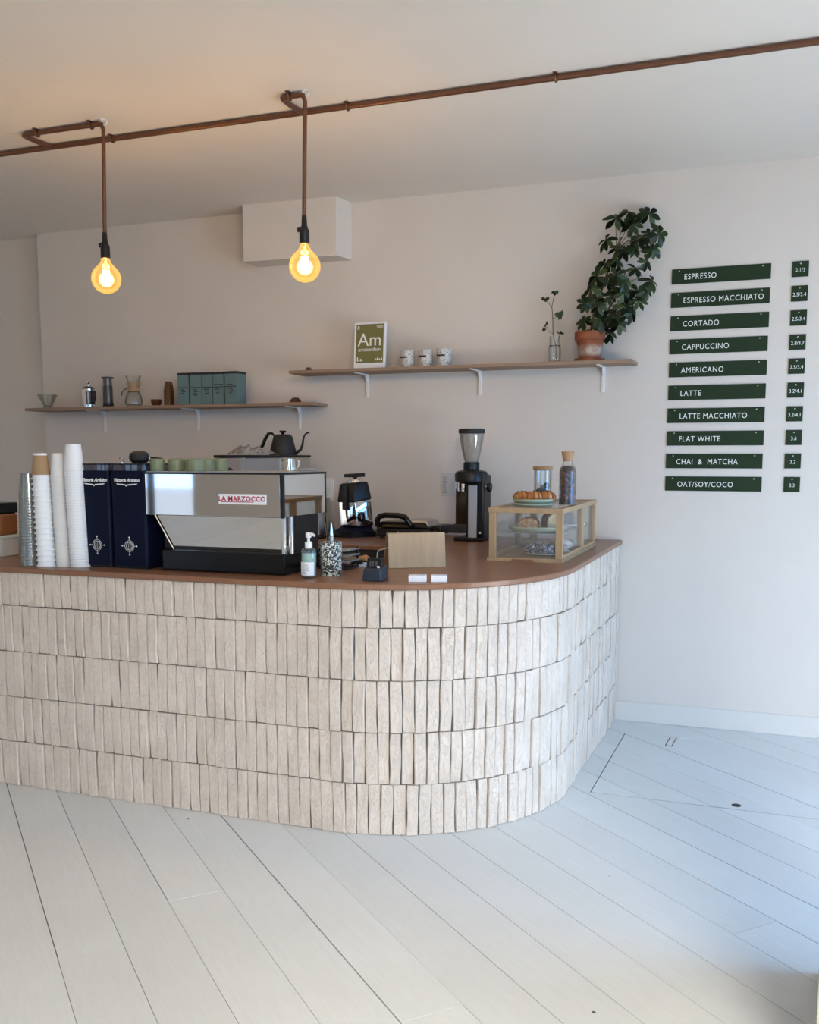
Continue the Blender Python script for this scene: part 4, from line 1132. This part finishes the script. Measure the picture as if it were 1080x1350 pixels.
MB().box(-.05, .055, -.03, .03, 0, .012, .004).build('body', mat('pale_blue_plastic', (.42, .46, .56), .4), ky)
for k in range(2): MB().box(-.026+.034*k, -.004+.034*k, -.026, -.004, .011, .034, .003).build('button', 'black', ky)
MB().tube([(-.085, -.01, .012), (-.06, .02, .03), (-.02, .035, .03), (.03, .03, .038), (.06, .015, .026), (.04, .035, .016)], [.010, .013, .012, .016, .014, .008], 10).build('leather_tie', 'leather', ky)
ct = thing('card_terminal', 'dark blue card terminal docked at the counter edge', 'card terminal', (-1.630, 3.835, zt(3.835)), (0, 0, -.05))
MB().hexa([(-.046, -.025, 0), (.046, -.025, 0), (.046, .055, 0), (-.046, .055, 0), (-.040, -.018, .052), (.040, -.018, .052), (.040, .05, .066), (-.040, .05, .066)], .005).build('dock', 'navy_matte', ct)
dv = MB().hexa([(-.037, -.004, .044), (.037, -.004, .044), (.037, .016, .040), (-.037, .016, .040), (-.037, .012, .098), (.037, .012, .098), (.037, .032, .094), (-.037, .032, .094)], .004).build('reader', 'black', ct)
b = MB()
for k in range(3): b.box(-.020+.014*k, -.012+.014*k, -.003, .004, .062, .085, .001, rot=(-.3, 0, 0))
b.build('keypad', mat('dark_grey_keys', (.06, .06, .065), .5), dv)
MB().box(.018, .028, -.006, .0, .056, .064, .001).build('mark', 'white_card', dv)
MB().tube([(0, .03, .092), (-.012, .06, .112), (-.03, .115, .120), (-.15, .515, .10), (-.29, .915, .055), (-.42, 1.27, -.01), (-.47, 1.412, -.035)], .0022, 7).build('cable', 'grey_metal', ct)

ea = thing('menu_stand', 'folded light wood stand shaped like a tent on the worktop', 'stand', (-1.620, 4.335, zt(4.3)), (0, 0, .66))
b = MB().hexa([(-.141, -.012, 0), (.141, -.012, 0), (.141, .004, 0), (-.141, .004, 0), (-.141, .003, .164), (.141, .003, .164), (.141, .019, .164), (-.141, .019, .164)], .0025)
b.build('front_board', 'oak', ea)
MB().hexa([(-.141, .082, 0), (.110, .082, 0), (.110, .096, 0), (-.141, .096, 0), (-.141, .020, .164), (.110, .020, .164), (.110, .034, .166), (-.141, .034, .166)], .002).build('rear_board', 'oak', ea)
MB().prism([(-.004, .0), (.090, .0), (.026, .155), (.008, .155)], -.1405, -.134, lambda u, v, w: (w, u, v)).build('gusset', 'walnut', ea)  # dark sheet added for the shade inside the stand's open side
for x, y, rz, lb in ((-1.446, 3.878, .32, 'white card stack standing nearer the card terminal'), (-1.358, 3.905, .32, 'white card stack standing farther from the card terminal')):
    s = thing('card_stack', lb, 'cards', (x, y, zt(y)), (0, 0, rz), group='small white card stacks')
    wx = .038 if x < -1.4 else .034
    MB().box(-wx, wx, -.022, .028, 0, .026, .0012).build('cards', 'white_card', s)
    MB().box(-wx+.0004, wx-.0004, -.0216, .0276, .026, .0275, .0005).build('top_card', mat('pale_blue_card', (.70, .75, .84), .5), s)

# ------------------------------------------------------------------ pastry display case
CX0, CX1, CY0, CY1, CH = -1.380, -1.008, 4.725, 5.618, .266
W_, D_ = CX1-CX0, CY1-CY0
dc = thing('display_case', 'light oak and glass pastry display case on the worktop', 'display case', (CX0, CY0, zt(CY0)-.0005), (TILT, 0, 0))
MB().box(-.008, W_+.006, -.008, D_+.006, 0, .018, .002).build('base_board', 'oak_x', dc)
P_ = .034
for x in (0, W_-P_):
    for y in (0, D_-P_): MB().box(x, x+P_ , y, y+.030, .018, CH-.022, .0015).build('post', 'oak', dc)
for x in (0, W_-.030): MB().box(x, x+.030, D_*.565, D_*.565+.045, .018, CH-.022, .0015).build('post', 'oak', dc)
for y in (0, D_-.030): MB().box(-.003, W_+.003, y-.003, y+.033, CH-.024, CH, .0015).build('top_rail', 'oak', dc)
for x in (-.003, W_-.031): MB().box(x, x+.034, .028, D_-.028, CH-.024, CH, .0015).build('top_rail', 'oak_x', dc)
for x in (.002, W_-.030): MB().box(x, x+.028, .03, D_-.03, .017, .034, .001).build('bottom_rail', 'oak_x', dc)
MB().prism([(-.06, 0), (-.052, .010), (.052, .010), (.06, 0)], -.0105, -.006, lambda u, v, w: (u+.175, w, v+.003)).build('handle_slot', 'walnut', dc)
def pane(x0, x1, y0, y1, z0, z1): MB().box(x0, x1, y0, y1, z0, z1).build('pane', 'pane', dc)
pane(.03, W_-.03, .012, .016, .018, CH-.02); pane(.03, W_-.03, D_-.016, D_-.012, .018, CH-.02)
for x in (.012, W_-.016):
    pane(x, x+.004, .03, D_*.565, .03, CH-.02); pane(x, x+.004, D_*.565+.045, D_-.03, .03, CH-.02)
pane(.025, W_-.025, .025, D_-.025, CH-.008, CH-.003)
MB().box(.018, W_-.018, .10, D_-.02, .132, .137).build('glass_shelf', mat('shelf_glass_edge', (.30, .38, .36), .15) if False else 'glass', dc)
b = MB().box(.018, W_-.018, .098, .1005, .1315, .1375).box(W_-.0185, W_-.0170, .10, D_-.02, .1315, .1375)
b.build('shelf_edge', mat('green_glass_edge', (.16, .24, .23), .2), dc)
def zc(x, y, h): return zt(y) + h
def plate(name, x, y, h, r, label, mtl='sage_plate', group=None, th=.014):
    o = MB().lathe([(0, 0), (r*.80, 0), (r*.90, .003), (r*.985, th*.6), (r, th), (r*.985, th+.002), (r*.95, th), (r*.86, .007), (0, .006)], 36).build(name, mtl, None, (x, y, zt(y)+h))
    return tag(o, label, 'plate', group)
TH = CH-.002
plate('plate', -1.205, 4.93, TH, .107, 'lower celadon plate stacked on the display case top', group='stacked celadon plates', th=.0155)
plate('plate', -1.205, 4.93, TH+.0165, .103, 'upper celadon plate carrying the croissants', group='stacked celadon plates', th=.019)
def croissant(x, y, z, rz, label):
    s = thing('croissant', label, 'croissant', (x, y, z), (0, 0, rz), group='croissants on the stacked plates')
    n = 21; pts = []; rad = []
    for i in range(n):
        t = i/(n-1); a = -1.25 + 2.5*t
        pts.append((.044*math.sin(a), -.040*math.cos(a)+.030, .022+.004*math.sin(PI*t)))
        rad.append(max(.003, (.007+.0205*math.sin(PI*t))*(1+.12*abs(math.sin(t*PI*5)))))
    MB().tube(pts, rad, 14).build('body', 'croissant', s, angle=80)
    b = MB()
    for k in range(1, 6):
        i = int(k*(n-1)/6); p_ = Vector(pts[i]); t_ = (Vector(pts[i+1])-Vector(pts[i-1])).normalized(); r_ = rad[i]+.0006
        up = Vector((0, 0, 1)); w_ = t_.cross(up)
        b.tube([p_ + (up*math.cos(q)+w_*math.sin(q))*r_ + t_*.006*math.sin(q) for q in [-1.9+3.8*j/10 for j in range(11)]], .0034, 6)
    b.build('crust_stripe', 'crust', s)
zp = zt(4.93)+TH+.0228
croissant(-1.258, 4.905, zp, .15, 'croissant on the plate side away from the tall bottle')
croissant(-1.196, 4.900, zp, .1, 'croissant in the middle of its plate')
croissant(-1.142, 4.940, zp, .35, 'croissant on the plate side facing the tall bottle')
gj = thing('glass_jar', 'clear glass jar with a wooden lid behind the croissants', 'jar', (-1.215, 5.17, zt(5.17)+TH))
MB().lathe([(0, .0), (.044, 0), (.047, .004), (.047, .178), (.044, .178), (.044, .008), (0, .006)], 28).build('jar', 'glass', gj)
MB().lathe([(0, .176), (.046, .176), (.052, .180), (.053, .196), (.050, .199), (0, .199)], 28).build('lid', 'cork', gj)
for k, (x, y, z, s_) in enumerate(((-.018, -.01, .062, 1.0), (.008, -.012, .078, 1.25), (.020, .004, .090, 1.2), (.0, .015, .05, 1.2), (-.018, .010, .03, 1.0), (.016, -.016, .03, 1.0), (.018, .010, .055, 1.1))):
    o = MB().lathe([(0, .0135), (.012, .012), (.018, .006), (.019, 0), (.018, -.006), (.012, -.012), (0, -.0135)], 14).build('cookie', mat('dark_biscuit', (.035, .03, .028), .7) if k == 0 else bpy.data.materials['dark_biscuit'], gj, (x, y, z), (1.1+.3*k, .4*k, k))
    o.scale = (s_,)*3
tb = thing('tall_bottle', 'tall corked glass bottle filled with dried dark petals', 'bottle', (-1.050, 5.02, zt(5.02)+TH))
prof = [(0, .0), (.042, 0), (.045, .004), (.045, .172), (.041, .192), (.030, .208), (.027, .214), (.027, .232)]
MB().lathe(prof + [(.024, .232), (.024, .213), (.038, .190), (.042, .17), (.042, .006), (0, .004)], 30).build('bottle', 'glass_soft', tb)
b = MB(); rr = random.Random(8)
pr = [(0, .006), (.0405, .006)] + [(.0405+rr.uniform(-.0015, .001), .006+.0125*k) for k in range(1, 14)] + [(.038, .185), (.030, .197), (.015, .203), (0, .205)]
b.lathe(pr, 26)
for v_ in b.bm.verts:
    if v_.co.z > .01: v_.co += Vector((rr.uniform(-1, 1), rr.uniform(-1, 1), rr.uniform(-1, 1)))*.0012
b.build('petals', 'tea', tb, angle=10)
MB().lathe([(0, .226), (.024, .226), (.0255, .234), (.0335, .274), (.032, .277), (0, .277)], 24).build('cork', 'cork', tb)
# pastries inside
plate('plate', -1.185, 4.945, .1375, .150, 'celadon plate of cake on the glass shelf in the case', th=.024)
plate('plate', -1.13, 4.93, .0185, .105, 'pale plate of lavender pastry on the floor of the case', 'sage_plate', th=.008)
plate('plate', -1.13, 5.28, .0185, .115, 'pale plate of meringues on the floor of the case', 'white_plastic', th=.008)
plate('plate', -1.13, 5.30, .1375, .120, 'white plate towards the back of the glass shelf', 'white_plastic', th=.012)
def loaf(name, label, x, y, z, w, l, h, rz, mtl, crust):
    s = thing(name, label, 'cake', (x, y, z), (0, 0, rz))
    pts = [(-w/2*.9, 0), (w/2*.9, 0), (w/2, h*.6), (w*.40, h*.86), (w*.18, h), (-w*.18, h*.98), (-w*.40, h*.84), (-w/2, h*.58)]
    MB().prism(pts, -l/2, l/2, lambda u, v, w_: (u, w_, v), .004).build('crumb', mtl, s)
    MB().prism([(a*1.03, c__*1.03) for a, c__ in pts], -l/2+.006, l/2+.002, lambda u, v, w_: (u, w_, v), .003).build('crust', crust, s)
    return s
zs_ = zt(4.945)+.1375+.006
loaf('loaf_cake', 'golden loaf cake on the celadon shelf plate', -1.225, 4.93, zs_, .095, .10, .062, .15, 'cake', 'cake_dark')
loaf('cake_slice', 'dark crusted cake slice beside the golden loaf', -1.115, 4.975, zs_, .088, .09, .082, .6, 'cake_pale', 'cake_dark')
loaf('cake_block', 'dark wrapped cake at the back of the glass shelf', -1.13, 5.30, zt(5.3)+.1375+.006, .12, .13, .072, .1, mat('grey_glaze', (.20, .21, .23), .5), mat('grey_glaze_crust', (.22, .23, .25), .5))
def lump(name, label, x, y, z, r, h, mtl, seed, rough=.25, cat='pastry', grp=None):
    b = MB(); bmesh.ops.create_icosphere(b.bm, subdivisions=3, radius=1.0)
    for v_ in b.bm.verts:
        q = noise.noise(v_.co*3.1+Vector((seed, 0, 0)))*rough + noise.noise(v_.co*8+Vector((0, seed, 0)))*rough*.6
        c__ = v_.co*(1+q); v_.co = Vector((c__.x*r, c__.y*r, max(-.5, c__.z)*h*.66+h*.33))
    return tag(b.build(name, mtl, None, (x, y, z), angle=60), label, cat, grp)
zl = zt(4.93)+.0185+.006
for k, (x, y) in enumerate(((-1.198, 4.925), (-1.125, 4.90), (-1.062, 4.945))):
    lump('lavender_pastry', ['crumbly lavender pastry nearest the handle side', 'crumbly lavender pastry in the middle of its plate', 'crumbly lavender pastry beside the corner post'][k], x, y, zl, .038, .050, 'blueberry', k*3.3, .5, grp='lavender pastries in the display case')
lump('brown_bun', 'round tan bun behind the lavender pastries', -1.11, 5.02, zt(5.02)+.0185, .040, .062, 'cake_pale', 9.1, .08)
for k, (x, y) in enumerate(((-1.10, 5.22), (-1.15, 5.28), (-1.085, 5.31))):
    lump('meringue', ['white meringue towards the croissant end of its plate', 'white meringue on the oven side of its plate', 'white meringue towards the wall end of its plate'][k], x, y, zt(5.25)+.0185+.005, .038, .048, 'meringue', 20+k*2.7, .15, grp='meringues in the display case')

# ------------------------------------------------------------------ upright at the view's edge; unseen height made up to shade the floor
b = MB().hexa([(.128, 2.45, -.02), (.42, 2.45, -.02), (.42, 3.19, -.02), (.166, 3.19, -.02), (.128, 2.45, CEIL), (.42, 2.45, CEIL), (.42, 3.19, CEIL), (.166, 3.19, CEIL)], .003)
struct(b.build('trim_2', paint_mat('olive_paint', (.40, .385, .30), .03)), 'olive painted column standing on the plank floor')
